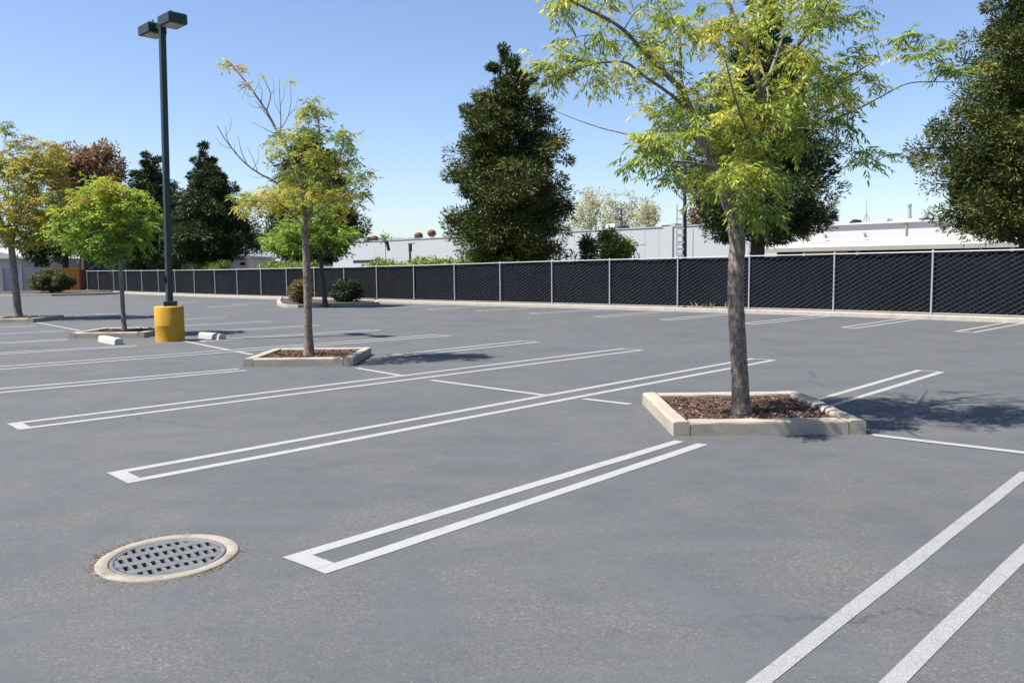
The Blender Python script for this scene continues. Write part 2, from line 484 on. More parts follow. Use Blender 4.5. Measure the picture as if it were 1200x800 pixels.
# fence line on the ground: posts found from left to right
FB = [(60, 339), (103, 340.4), (149, 342), (252, 345.7), (485, 352.3), (647, 356.3), (794, 360.2), (976, 365.0), (1091, 368.6), (1390, 379)]
def fence_y(px):
    return float(np.interp(px, [a for a, b in FB], [b for a, b in FB]))
PX = [103, 116, 134, 149, 167, 186.5, 206, 228.5, 252.5, 278.5, 306.5, 336.5, 369, 404, 442, 485.5, 533, 586.5, 647, 714.5, 794, 877.5, 976.5, 1091, 1228, 1392]
KZ = .13
POSTS = [G(p, fence_y(p), KZ) for p in PX]
# asphalt of the lot, bounded by the fence
mb = MB()
cx, cy, r, s_ = GC[0], GC[1], .36, 1.2
n = 64; V = []
for k in range(n):
    t = 2 * pi * k / n; c_, q_ = cos(t), sin(t); e = s_ / max(abs(c_), abs(q_))
    V += [(cx + r * c_, cy + r * q_, 0), (cx + e * c_, cy + e * q_, 0)]
mb.add(V, [(2 * k, 2 * k + 1, (2 * k + 3) % (2 * n), (2 * k + 2) % (2 * n)) for k in range(n)])
yb = cy + s_; ya = cy - s_
mb.add([(-90, -40, 0), (60, -40, 0), (60, ya, 0), (-90, ya, 0)], [(0, 1, 2, 3)])
mb.add([(-90, ya, 0), (cx - s_, ya, 0), (cx - s_, yb, 0), (-90, yb, 0)], [(0, 1, 2, 3)])
mb.add([(cx + s_, ya, 0), (60, ya, 0), (60, yb, 0), (cx + s_, yb, 0)], [(0, 1, 2, 3)])
back = [(p[0] + AV[0] * .1, p[1] + AV[1] * .1, 0) for p in POSTS]
wl = G(-40, 345.5)
poly = [(-90, yb, 0), (60, yb, 0), (60, back[-1][1] - 2, 0)] + back[::-1] + [(wl[0], wl[1] + 2, 0), (-90, wl[1] + 8, 0)]
mb.add(poly, [tuple(range(len(poly)))])
struct(mb.build('parking_lot', M['asphalt']))

# ------------------------------------------------------------------ painted bays
def quad(mb, a, b, c, d, z):
    mb.add([(a[0], a[1], z), (b[0], b[1], z), (c[0], c[1], z), (d[0], d[1], z)], [(0, 1, 2, 3)])

def bay(n1, n2, f1, f2, m='paint', ncap=.125, fcap=.06, w=.10, z=.003):
    """double bay line between four outer corners (near 1/2, far 1/2)"""
    N1, N2, F1, F2 = [np.array(p[:2]) for p in (n1, n2, f1, f2)]
    def wob(a, b):                                  # the stripe's own hand-laid edge
        return a, b
    un = unit(N2 - N1); uf = unit(F2 - F1)
    mb = MB()
    K = 10
    for (A, B, ua, ub) in ((N1, F1, un, uf), (N2, F2, -un, -uf)):
        prev = None
        for k in range(K + 1):
            t = k / K; j = random.uniform(-.004, .004); j2 = random.uniform(-.005, .005)
            p = A + (B - A) * t + (ua + (ub - ua) * t) * j
            q = A + (B - A) * t + (ua + (ub - ua) * t) * (w + j2)
            if prev: quad(mb, prev[0], p, q, prev[1], z)
            prev = (p, q)
    d1 = unit(F1 - N1); d2 = unit(F2 - N2)
    if ncap: quad(mb, N1 + un * (w - .006), N1 + un * (w - .006) + d1 * ncap, N2 - un * (w - .006) + d2 * ncap, N2 - un * (w - .006), z + .001)
    if fcap: quad(mb, F1 + uf * (w - .006), F1 + uf * (w - .006) - d1 * fcap, F2 - uf * (w - .006) - d2 * fcap, F2 - uf * (w - .006), z + .001)
    return struct(mb.build('bay_marking', M[m]))

def ext(p, q, L):
    """start point L metres before q on the line p-q"""
    p = np.array(p); q = np.array(q); return q + unit(p - q) * L
bay(G(331, 653), G(382, 672.5), G(790, 516), G(830, 521), fcap=0)
bay(G(125, 554), G(150, 566.5), G(880, 419.8), G(911, 422))
bay(G(8, 496.3), G(22, 503.7), G(729, 408.2), G(755, 410.3))
bay(ext(G(0, 455), G(278, 432), 5.2), ext(G(0, 460.5), G(291, 434.2), 5.2), G(278, 432), G(291, 434.2), fcap=0)
bay(G(455, 416), G(476, 417.5), G(611, 399.2), G(633, 400.8))
bay(ext(G(0, 429.8), G(272, 411.5), 5.2), ext(G(0, 433.2), G(270, 413.2), 5.2), G(510, 392.2), G(531, 393.2), 'paint')
bay(ext(G(0, 413), G(160, 404.3), 5.0), ext(G(0, 415.4), G(160, 406), 5.0), G(160, 404.3), G(160, 406), 'paint_far', fcap=0)
bay(G(232, 398.9), G(236, 400.4), G(432, 386), G(448, 387), 'paint_far')
bay(ext(G(0, 401), G(78, 397.2), 5.0), ext(G(0, 402.8), G(80, 398.6), 5.0), G(78, 397.2), G(80, 398.6), 'paint_far', fcap=0)
bay(G(228, 388.8), G(238, 389.8), G(364, 380.6), G(378, 381.4), 'paint_far')
bay(ext(G(0, 390.6), G(76, 387.0), 5.0), ext(G(0, 392), G(76, 388.2), 5.0), G(76, 387.0), G(76, 388.2), 'paint_far', fcap=0)
bay(G(200, 382.2), G(204, 383.2), G(306, 375.9), G(319, 376.7), 'paint_far')
bay(ext(G(0, 383), G(42, 381.3), 5.0), ext(G(0, 384.2), G(44, 382.4), 5.0), G(42, 381.3), G(44, 382.4), 'paint_far', fcap=0)
bay(G(190, 375.2), G(192, 376), G(255, 371.7), G(267, 372.3), 'paint_far')
bay(G(150, 371.4), G(155, 372.1), G(213, 368.3), G(224, 368.9), 'paint_far')
bay(G(110, 368.2), G(115, 368.8), G(128, 367.2), G(139, 367.7), 'paint_far')
# the worn pair that runs out of the picture on the right
e1 = G(1200, 549.5); e2 = G(1200, 618); 
n1 = ext(e1, G(873, 800), -.9); n2 = ext(G(1200, 659), G(1063, 800), -.9)
bay(n1, n2, n1 + unit(e1 - G(873, 800)) * 5.2, n2 + unit(G(1200, 659) - G(1063, 800)) * 5.2, 'paint_worn', w=.105)
bay(G(938, 472.5), G(962, 481), G(1074, 433.4), G(1108, 436), ncap=0)
# bays along the fence
for q in (((984, 383.6), (1003, 385), (1061, 372.3), (1085, 373)), ((1117, 388.6), (1142.6, 390), (1188, 375.6), (1212, 377)),
          ((868, 379), (884, 380.2), (960, 368.9), (982, 369.6)), ((772, 374.3), (786, 375.4), (856, 366.3), (874, 366.8)),
          ((693, 370.9), (706, 371.9), (786, 363.3), (802, 363.9)), ((618, 367), (630, 367.8), (722, 360.9), (738, 361.4)),
          ((554, 363.9), (565, 364.6), (645, 359), (659, 359.4)), ((497, 362.3), (507, 362.9), (572, 358), (584, 358.5)),
          ((448, 360.6), (457, 361.2), (515, 357.3), (526, 357.7)), ((240, 359.6), (248, 360), (284, 357), (292, 357.3)),
          ((270, 356.5), (277, 356.9), (309, 354.2), (316, 354.5)), ((196, 355.6), (202, 355.9), (228, 353.4), (234, 353.6)),
          ((1262, 393.4), (1292, 394.6), (1322, 380), (1346, 381))):
    bay(*[G(*p) for p in q], m='paint_far')
# the cross line between the two rows, from planter to planter
def stripe(a, b, w=.10, m='paint'):
    A, B = np.array(a[:2]), np.array(b[:2]); d = unit(B - A); s = np.array([-d[1], d[0]]) * w / 2
    mb = MB(); quad(mb, A - s, B - s, B + s, A + s, .006)
    return struct(mb.build('bay_marking', M[m]))
stripe(G(505, 445.6), G(641, 463.8)); stripe(G(684, 467.5), G(739, 474)); stripe(G(1022, 509.8), G(1330, 546))
stripe(G(418, 431.5), G(474, 441)); stripe(G(214, 399.5), G(270, 410.8)); stripe(G(275, 411.6), G(296, 415.8), m='paint')
stripe(G(43, 378), G(94, 387.5), m='paint_far')

# ------------------------------------------------------------------ drain
dr = thing('storm_drain', 'round iron storm drain grate set in a concrete ring in the asphalt', 'drain', (GC[0], GC[1], 0))
mb = MB(); mb.lathe((GC[0], GC[1], 0), [(.372, -.02), (.372, .004), (.362, .010), (.312, .009), (.304, .001), (.304, -.3)], 72)
ring = mb.build('concrete_ring', M['ring'], dr)
d0 = G(150, 662) - G(252, 641); ang = math.atan2(d0[1], d0[0])
mb = MB()
R = .300
mb.lathe((GC[0], GC[1], 0), [(R, -.03), (R, .004), (R - .003, .006), (R - .024, .006), (R - .024, -.03)], 72)
RR = R - .023
def bar(off, w, z0, z1, along):
    h = math.sqrt(max(0, RR ** 2 - off ** 2))
    if h < .02: return
    # a bar clipped by the rim
    c = np.array([0, off]) if along else np.array([off, 0])
    d = np.array([1, 0]) if along else np.array([0, 1])
    ca, sa = cos(ang), sin(ang)
    rot = lambda p: np.array([GC[0] + p[0] * ca - p[1] * sa, GC[1] + p[0] * sa + p[1] * ca])
    nrm = np.array([-d[1], d[0]])
    pl = [rot(c - d * h - nrm * w / 2), rot(c + d * h - nrm * w / 2), rot(c + d * h + nrm * w / 2), rot(c - d * h + nrm * w / 2)]
    if np.cross(pl[1] - pl[0], pl[2] - pl[1]) < 0: pl = pl[::-1]
    mb.prism([tuple(p) for p in pl], z0, z1)
for off in (-.195, -.065, .065, .195): pass
for off in (-.132, 0, .132): bar(off, .060, -.03, .0055, True)
for off in (-.252, .252): bar(off, .07, -.03, .0055, True)
for k in range(-6, 7): bar((k + .5) * .0465, .021, -.028, .0045, False)
mb.build('grate', M['iron'], dr)
mb = MB(); mb.lathe((GC[0], GC[1], 0), [(.301, -.05), (.30, -.4), (.001, -.41)], 48)
mb.build('pit', M['pit'], dr)
# rust coloured silt and grit washed up against the ring
k = 520; a = np.concatenate([RNG.normal(2.75, .55, k // 2), RNG.uniform(0, 2 * pi, k - k // 2)])
rr = .374 + np.abs(RNG.normal(0, .030, k))
P = np.stack([GC[0] + rr * np.cos(a), GC[1] + rr * np.sin(a), np.full(k, .0015) + RNG.uniform(0, .003, k)], 1)
N = RNG.normal(0, .3, (k, 3)); N[:, 2] += 1
D = RNG.normal(0, 1, (k, 3)); D[:, 2] *= .1
sl = cards(P, D, N, RNG.uniform(.006, .018, k), RNG.uniform(.004, .010, k), RNG.beta(2.2, 1.5, k), 'grit', M['chip'], None, .5)
sl['kind'] = 'stuff'; tag(sl, 'rust brown silt and grit washed up round the drain ring', 'grit')
# weeds round the ring
k = 110; a = np.concatenate([RNG.normal(2.7, .35, k // 2), RNG.normal(-.75, .22, k - k // 2)])
rr = RNG.uniform(.372, .40, k)
P = np.stack([GC[0] + rr * np.cos(a), GC[1] + rr * np.sin(a), np.zeros(k)], 1)
D = np.stack([np.cos(a) * .6 + RNG.normal(0, .5, k), np.sin(a) * .6 + RNG.normal(0, .5, k), np.full(k, .5)], 1)
wd = cards(P, D, RNG.normal(0, 1, (k, 3)), RNG.uniform(.010, .024, k), .005, RNG.beta(4, 1.6, k), 'weeds', M['grass'], None)
wd['kind'] = 'stuff'; tag(wd, 'small weeds sprouting round the concrete ring of the drain', 'weeds')

# ------------------------------------------------------------------ square tree planters
def make_planter(loc, label):
    S, wK, hK = .90, .155, .135
    t = thing('tree_planter', label, 'planter', loc, 'square kerbed tree planters between the bays')
    mb = MB()
    def kerb(p, q, w):
        p = np.array(p, float); q = np.array(q, float); d = unit(q - p); nrm = np.array([-d[1], d[0]])
        K = 10; prof = [(-w / 2, -.03), (-w / 2, hK - .022), (-w / 2 + .006, hK - .008), (-w / 2 + .022, hK), (w / 2 - .022, hK), (w / 2 - .006, hK - .008), (w / 2, hK - .022), (w / 2, -.03)]
        V = []; m_ = len(prof)
        for k in range(K + 1):
            c = p + (q - p) * k / K
            for (o, z) in prof:
                jz = random.uniform(-.004, .003) if z > 0 else 0; jo = random.uniform(-.003, .003)
                x = c + nrm * (o + jo)
                V.append((loc[0] + x[0], loc[1] + x[1], loc[2] + z + jz))
        Fs = [(k * m_ + j, k * m_ + j + 1, (k + 1) * m_ + j + 1, (k + 1) * m_ + j) for k in range(K) for j in range(m_ - 1)]
        Fs = [f[::-1] for f in Fs]
        mb.add(V, Fs, False); mb.add(V[:m_], [tuple(range(m_))]); mb.add(V[-m_:], [tuple(range(m_))[::-1]])
    e = S - wK / 2; gap = .009
    kerb((-e, -S), (-e, S), wK); kerb((e, -S), (e, S), wK)
    kerb((-S + wK + gap, -e), (S - wK - gap, -e), wK); kerb((-S + wK + gap, e), (S - wK - gap, e), wK)
    mb.build('kerb', M['kerb'], t)
    mb = MB(); s2 = S - wK + .02; K = 14
    V = []
    for i in range(K + 1):
        for j in range(K + 1):
            x = -s2 + 2 * s2 * i / K; y = -s2 + 2 * s2 * j / K
            z = .085 + .03 * math.exp(-(x * x + y * y) / .25) + random.uniform(-.008, .008)
            V.append((loc[0] + x, loc[1] + y, loc[2] + z))
    mb.add(V, [(i * (K + 1) + j, (i + 1) * (K + 1) + j, (i + 1) * (K + 1) + j + 1, i * (K + 1) + j + 1) for i in range(K) for j in range(K)], True)
    ml = mb.build('mulch', M['mulch'], t)
    k = 4200; xy = RNG.uniform(-s2 + .03, s2 - .03, (k, 2))
    z = .088 + .03 * np.exp(-(xy ** 2).sum(1) / .25) + RNG.uniform(0, .012, k)
    P = np.stack([loc[0] + xy[:, 0], loc[1] + xy[:, 1], loc[2] + z], 1)
    D = RNG.normal(0, 1, (k, 3)); D[:, 2] *= .3
    N = RNG.normal(0, .45, (k, 3)); N[:, 2] += 1
    ch = cards(P, D, N, RNG.uniform(.02, .065, k), RNG.uniform(.01, .026, k), RNG.beta(1.6, 2.2, k), 'bark_chips', M['chip'], ml, .5)
    ch['kind'] = 'stuff'
    return t

def copy_tree(o, loc=None, label=None, parent=None):
    c = o.copy(); col.objects.link(c)
    if parent is not None: c.parent = parent
    if loc is not None: c.location = loc
    if label: c['label'] = label
    for ch in list(o.children): copy_tree(ch, parent=c)
    return c

def island_centre(px, py, right=True):
    p = G(px, py); return (p[0] - .9 if right else p[0] + .9, p[1] + .9, 0)
bpy.context.view_layer.update()
I1 = island_centre(789, 511, False)
pl = make_planter(I1, 'largest, nearest concrete kerb planter, dappled by shade at its right corner')
bpy.context.view_layer.update()
I2 = island_centre(285, 430, False); I3 = island_centre(80.6, 396.6, False); I4 = island_centre(39, 377.9, True)
copy_tree(pl, I2, 'concrete kerb planter around the tree with bare upper branches')
copy_tree(pl, I3, 'concrete kerb planter just left of the yellow lamp pedestal')
copy_tree(pl, I4, 'concrete kerb planter cut off by the left edge of the photo')

# ------------------------------------------------------------------ lamp post
LB = G(199.8, 399.3)
lp = thing('lamp_post', 'tall dark green parking lot lamp post with two box heads', 'lamp post', (LB[0], LB[1], 0))
mb = MB(); RP = .312
mb.lathe((LB[0], LB[1], 0), [(RP + .004, -.02), (RP, .02), (RP, .35), (RP + .003, .36), (RP, .37), (RP, .765), (RP - .012, .785), (RP - .03, .79), (.001, .792)], 48)
mb.build('pedestal', M['yellow'], lp)
LY = LB[1]
top = at(188.6, 24, LY - .05)
basep = at(201, 362, LY - .02)
bp = np.array([LB[0] + .02, LY, .80])
mb = MB(); mb.box((bp[0] + .02, bp[1], .845), (.27, .27, .11), .3)
mb.build('base_cover', M['dark'], lp, .01)
tp = np.array([top[0], LY, top[2]])
mb = MB(); mb.beam(bp + np.array([0, 0, .03]), tp, .125, .125, up=(BV[0], BV[1], 0))
pole = mb.build('pole', M['green_metal'], lp, .012)
mb = MB(); q = bp + (tp - bp) * .095
mb.box((q[0] - .085, q[1] - .03, q[2]), (.02, .09, .16), .3)
mb.build('hand_hole_cover', M['green_metal'], pole, .004)
for sgn in (1, -1):
    dv = -BV * sgn                                   # +1: towards the camera and right
    mb = MB(); c = tp + np.array([0, 0, -.10])
    mb.beam(c + dv * .06, c + dv * .26, .09, .09)
    arm = mb.build('arm', M['green_metal'], lp, .005)
    mb = MB(); c1 = c + dv * .24; c2 = c + dv * .80
    sd_ = np.array([-dv[1], dv[0], 0]); V = []
    for cc, hw in ((c1, .17), (c1 + dv * .05, .20), (c2, .20)):
        pass
    # shoebox: flat top, sides leaning in a little, recessed lens below
    h0, h1 = -.10, .12
    for z, gw, gl in ((h0, .205, 0), (h1 - .03, .205, 0), (h1, .175, .03)):
        for (e, s2) in ((c1 + dv * gl, -1), (c2 - dv * gl, -1), (c2 - dv * gl, 1), (c1 + dv * gl, 1)):
            V.append(e + sd_ * gw * s2 + np.array([0, 0, z]))
    Fs = [(8, 9, 10, 11), (3, 2, 1, 0)]
    for i in range(2):
        for j in range(4):
            a_, b_ = i * 4 + j, i * 4 + (j + 1) % 4
            Fs.append((a_, b_, b_ + 4, a_ + 4))
    mb.add(V, Fs)
    hd = mb.build('lamp_head', M['green_metal'], lp, .008)
    mb = MB(); m_ = (c1 + c2) / 2 + np.array([0, 0, h0 - .006])
    mb.beam(m_ - dv * .21, m_ + dv * .21, .30, .01)
    mb.build('lens', M['lens'], hd)
    mb = MB(); q = (c1 + c2) / 2 - dv * .05 + np.array([0, 0, h1]); mb.cyl(q, q + np.array([0, 0, .07]), .018, .012, 8); mb.box(q + np.array([0, 0, .085]), (.05, .05, .03), .4)
    mb.build('photocell', M['galv'], hd)

# ------------------------------------------------------------------ wheel stops
def wheel_stop(px, py, px2, py2, label):
    A, B = G(px, py), G(px2, py2)
    t = thing('wheel_stop', label, 'wheel stop', tuple((A + B) / 2), 'short concrete wheel stops')
    d = unit(B - A); nrm = np.array([-d[1], d[0], 0])
    if nrm[1] < 0: nrm = -nrm
    V = []
    prof = [(0, 0), (.015, .10), (.045, .135), (.155, .135), (.185, .10), (.20, 0)]
    for e in (A, B):
        for o, z in prof: V.append(e + nrm * o + np.array([0, 0, z]))
    mb = MB(); k = len(prof)
    mb.add(V, [(j, j + 1, k + j + 1, k + j) for j in range(k - 1)] + [tuple(range(k))[::-1], tuple(range(k, 2 * k))])
    mb.build('block', M['stop'], t, .008)
    for f in (.25, .75):
        mb = MB(); q = A + (B - A) * f + nrm * .1 + np.array([0, 0, .137]); mb.cyl(q - np.array([0, 0, .02]), q + np.array([0, 0, .004]), .014, n=10)
        mb.build('anchor_pin', M['iron'], t)
wheel_stop(114.5, 400.2, 134, 404.2, 'white concrete wheel stop in front of the planter, left of the yellow pedestal')
wheel_stop(232, 396.2, 256, 398.3, 'white concrete wheel stop right of the yellow lamp pedestal')

# ------------------------------------------------------------------ fence
fo = POSTS[len(POSTS) // 2]
FH = 1.80
heights = {}
def ftop(px):                                   # top rail line in the photograph, turned into metres above the kerb
    y = float(np.interp(px, [103, 149, 252, 485, 647, 794, 976, 1091, 1392], [317.6, 317.3, 316.3, 311.2, 306.2, 302.3, 297.8, 295.2, 288.0]))
    p = G(px, fence_y(px), KZ); return at(px, y, p[1])[2]
TOPZ = [ftop(p) for p in PX]
fence = thing('chain_link_fence', 'long chain link fence backed with black screen along the back of the lot', 'fence', tuple(fo))
mb = MB()
for i in range(len(POSTS) - 1):
    p, q = POSTS[i], POSTS[i + 1]
    o = AV * .055
    K = 6
    for k in range(K):
        a, b = k / K, (k + 1) / K
        A = p + (q - p) * a + o; B = p + (q - p) * b + o
        za, zb = TOPZ[i] + (TOPZ[i + 1] - TOPZ[i]) * a - .03, TOPZ[i] + (TOPZ[i + 1] - TOPZ[i]) * b - .03
        ja = .018 * sin(7.1 * (i + a)) + .012 * sin(23 * (i + a)); jb = .018 * sin(7.1 * (i + b)) + .012 * sin(23 * (i + b))
        A = A + AV * ja; B = B + AV * jb
        V = [(A[0], A[1], KZ + .05), (B[0], B[1], KZ + .05), (B[0], B[1], zb), (A[0], A[1], za)]
        V += [(v[0] + AV[0] * .006, v[1] + AV[1] * .006, v[2]) for v in V]
        mb.add(V, [(0, 1, 2, 3), (7, 6, 5, 4)])
mb.build('privacy_screen', M['screen'], fence)
# wire: both diagonals
cum = [0]
for i in range(len(POSTS) - 1): cum.append(cum[-1] + float(np.linalg.norm((POSTS[i + 1] - POSTS[i])[:2])))
LT = cum[-1]
def on_fence(s_):
    x = np.interp(s_, cum, [p[0] for p in POSTS]); y = np.interp(s_, cum, [p[1] for p in POSTS]); z = np.interp(s_, cum, TOPZ)
    return x, y, z
mb = MB()
sp = .115
for sgn, off, run, sp, wv_ in ((1, .022, 2.9, .235, .0048), (-1, .030, 2.0, .16, .0018)):
    s_ = -3.0
    while s_ < LT + 3:
        a = s_; b = s_ + sgn * run
        lo, hi = (a, b)
        # clip the wire to the fence run
        ta = 0.0; tb = 1.0
        for (A_, B_) in ((0, LT),):
            d = hi - lo
            t0, t1 = sorted(((A_ - lo) / d, (B_ - lo) / d)); ta, tb = max(ta, t0), min(tb, t1)
        if tb - ta > .05:
            pts = []
            for t in (ta, tb):
                x, y, z = on_fence(lo + (hi - lo) * t)
                pts.append(np.array([x + AV[0] * off, y + AV[1] * off, KZ + .05 + (z - KZ - .08) * t]))
            d_ = unit(pts[1] - pts[0]); u_ = np.cross(d_, AV)
            V = [pts[0] - u_ * wv_, pts[0] - AV * wv_, pts[0] + u_ * wv_, pts[1] - u_ * wv_, pts[1] - AV * wv_, pts[1] + u_ * wv_]
            mb.add(V, [(0, 1, 4, 3), (1, 2, 5, 4), (2, 0, 3, 5)])
        s_ += sp
mb.build('wire_mesh', M['wire'], fence)
mb = MB(); mb.tube([(p[0], p[1], z) for p, z in zip(POSTS, TOPZ)], [.020] * len(POSTS), 8)
mb.build('top_rail', M['fence_post'], fence)
mb = MB(); mb.tube([(p[0] + AV[0] * .02, p[1] + AV[1] * .02, KZ + .05) for p in POSTS], [.007] * len(POSTS), 5)
mb.build('tension_wire', M['galv'], fence)
for p, z in zip(POSTS, TOPZ):
    mb = MB(); mb.cyl((p[0], p[1], KZ - .05), (p[0], p[1], z + .03), .028, .028, 10)
    mb.lathe((p[0], p[1], z + .03), [(.036, -.05), (.036, 0), (.02, .022), (.001, .03)], 10)
    mb.build('post', M['fence_post'], fence)
# kerb strip under the fence
mb = MB()
for i in range(3, len(POSTS) - 1):
    p, q = POSTS[i], POSTS[i + 1]
    d = unit(q - p)
    p = p + d * .004; V = []
    for e in (p, q):
        for o, z in ((.12, -.02), (.12, KZ), (-.17, KZ), (-.19, KZ - .02), (-.20, -.02)): V.append((e[0] + AV[0] * o, e[1] + AV[1] * o, z))
    mb.add(V, [(j, j + 1, 5 + j + 1, 5 + j) for j in range(4)] + [(4, 3, 2, 1, 0), (5, 6, 7, 8, 9)])
struct(mb.build('kerb', M['kerb_far']))

# ------------------------------------------------------------------ trees
def compound_leaves(P, D, size, tint, name, m, parent, pairs=5, droop=.75, lw=.24, fold=.7):
    """pinnate leaves: a drooping row of narrow leaflets either side of a stalk"""
    n = len(P); D = unit(D)
    up = np.array([0, 0, 1.0])
    S = unit(np.cross(D, up) + RNG.normal(0, .15, (n, 3)))
    Ps, Ds, Ns, Ls, Ts = [], [], [], [], []
    size = np.broadcast_to(np.asarray(size, float), (n,))
    for i in range(pairs):
        f = (i + .8) / pairs
        base = P + D * (size * f)[:, None] - up * (size * .28 * f * f)[:, None]
        for sg in (-1, 1):
            dd = D * .55 + S * sg * fold + RNG.normal(0, .22, (n, 3)) - up * droop * RNG.uniform(.3, 1.4, (n, 1))
            Ps.append(base); Ds.append(unit(dd)); Ls.append(size * RNG.uniform(.34, .48, n) * (1.05 - .25 * abs(f - .5)))
            Ns.append(unit(up * .7 + RNG.normal(0, .6, (n, 3)) + S * sg * .35)); Ts.append(tint + RNG.normal(0, .05, n))
    base = P + D * size[:, None] - up * (size * .28)[:, None]
    Ps.append(base); Ds.append(unit(D - up * droop)); Ls.append(size * .42); Ns.append(unit(up + RNG.normal(0, .4, (n, 3)))); Ts.append(tint)
    P_, D_, N_, L_, T_ = np.concatenate(Ps), np.concatenate(Ds), np.concatenate(Ns), np.concatenate(Ls), np.concatenate(Ts)
    return cards(P_, D_, N_, L_, L_ * lw, T_, name, m, parent)

def grown_tree(name, label, cat_loc, limbs, blobs, leafm, barkm, leaf=.2, per=6, pairs=5, tint0=.5, tint_sd=.16, twig_r=.006, tfun=None, group=None, reach=1.2, rmin=.004, droop=.75, lw=.24, f0=.35):
    """limbs: [(world points, r0, r1)]; blobs: [(centre, radii, n sprays)] - a spray grows a twig from the nearest limb"""
    t = thing(name, label, 'tree', cat_loc, group)
    mb = MB(); sk = []; skr = []
    for pts, r0, r1 in limbs:
        sm = smooth_path(pts, 6)
        n = len(sm); rad = [r0 + (r1 - r0) * (i / (n - 1)) ** .8 for i in range(n)]
        if r0 > .055 and pts[0][2] < .1: rad = [r_ * (1 + .45 * math.exp(-max(0, p[2] - .08) / .10)) for r_, p in zip(rad, sm)]
        sm2 = []
        for i, p in enumerate(sm):
            j = RNG.normal(0, 1, 3) * min(rad[i] * .10, .0022) if 0 < i < n - 1 else np.zeros(3)
            sm2.append(p + j)
        mb.tube(sm2, rad, 12 if r0 > .05 else 6)
        if r0 < .10 or len(limbs) == 1:
            st = 0
        else: st = int(n * .55)
        sk += sm2[st:]; skr += rad[st:]
    S = np.array(sk); SR = list(skr)
    targets = []; tb = []; ts = []
    for bi, b in enumerate(blobs):
        c, r, k = b[0], b[1], b[2]
        x = RNG.normal(0, 1, (k, 3)); x = unit(x) * (RNG.random((k, 1)) ** .42)
        targets.append(np.array(c) + x * np.array(r)); tb += [b[3] if len(b) > 3 else 0.0] * k; ts += [b[4] if len(b) > 4 else 1.0] * k
    T = np.concatenate(targets); tb = np.array(tb)
    d0 = np.array([np.min(np.linalg.norm(S - q, axis=1)) for q in T])
    order = np.argsort(d0)
    LP, LD, LT, LS = [], [], [], []
    trunkxy = np.array(cat_loc)
    for oi in order:
        q = T[oi]
        dd = np.linalg.norm(S - q, axis=1) + np.maximum(0, S[:, 2] - q[2]) * .6
        i = int(np.argmin(dd)); s0 = S[i]; L = np.linalg.norm(q - s0)
        if L < .02: continue
        midp = (s0 + q) / 2 + RNG.normal(0, .06, 3) * L + np.array([0, 0, .08 * L])
        path = smooth_path([s0, midp, q], 3)
        r0 = max(rmin, min(SR[i] * .7, twig_r * (1 + L)))
        rr = [r0 + (rmin * .7 - r0) * k / (len(path) - 1) for k in range(len(path))]
        mb.tube(path, rr, 4, False)
        S = np.vstack([S, np.array(path[1:])]); SR += rr[1:]
        out = unit(q - s0)
        ft = tint0 + RNG.normal(0, tint_sd) + tb[oi] + (tfun(q) if tfun else 0)
        n = max(1, int(RNG.normal(per, per * .25)))
        for k in range(n):
            f = RNG.uniform(f0, 1.0)
            p = path[min(len(path) - 1, int(f * len(path)))] + RNG.normal(0, .02, 3)
            az = RNG.uniform(0, 2 * pi)
            d = out * .55 + np.array([cos(az), sin(az), RNG.uniform(-.7, .55)])
            LP.append(p); LD.append(d); LT.append(ft + RNG.normal(0, .07)); LS.append(ts[oi])
    mb.build('trunk', barkm, t)
    LP, LD, LT = np.array(LP), np.array(LD), np.array(LT)
    compound_leaves(LP, LD, leaf * np.array(LS) * RNG.uniform(.6, 1.3, len(LP)), LT, 'crown', leafm, t, pairs, droop, lw)
    return t

def E(cx, cy, rx, ry, Y, dy, n, tint=0.0, sc=1.0):
    """ellipsoid whose outline sits at that place of the photograph, Y metres away and dy deep"""
    c = at(cx, cy, Y); s = Y / F
    return (c, (rx * s, dy, ry * s), n, tint, sc)

def limb(pts, r0, r1, Y):
    return ([at(p[0], p[1], Y + (p[2] if len(p) > 2 else 0)) for p in pts], r0, r1)

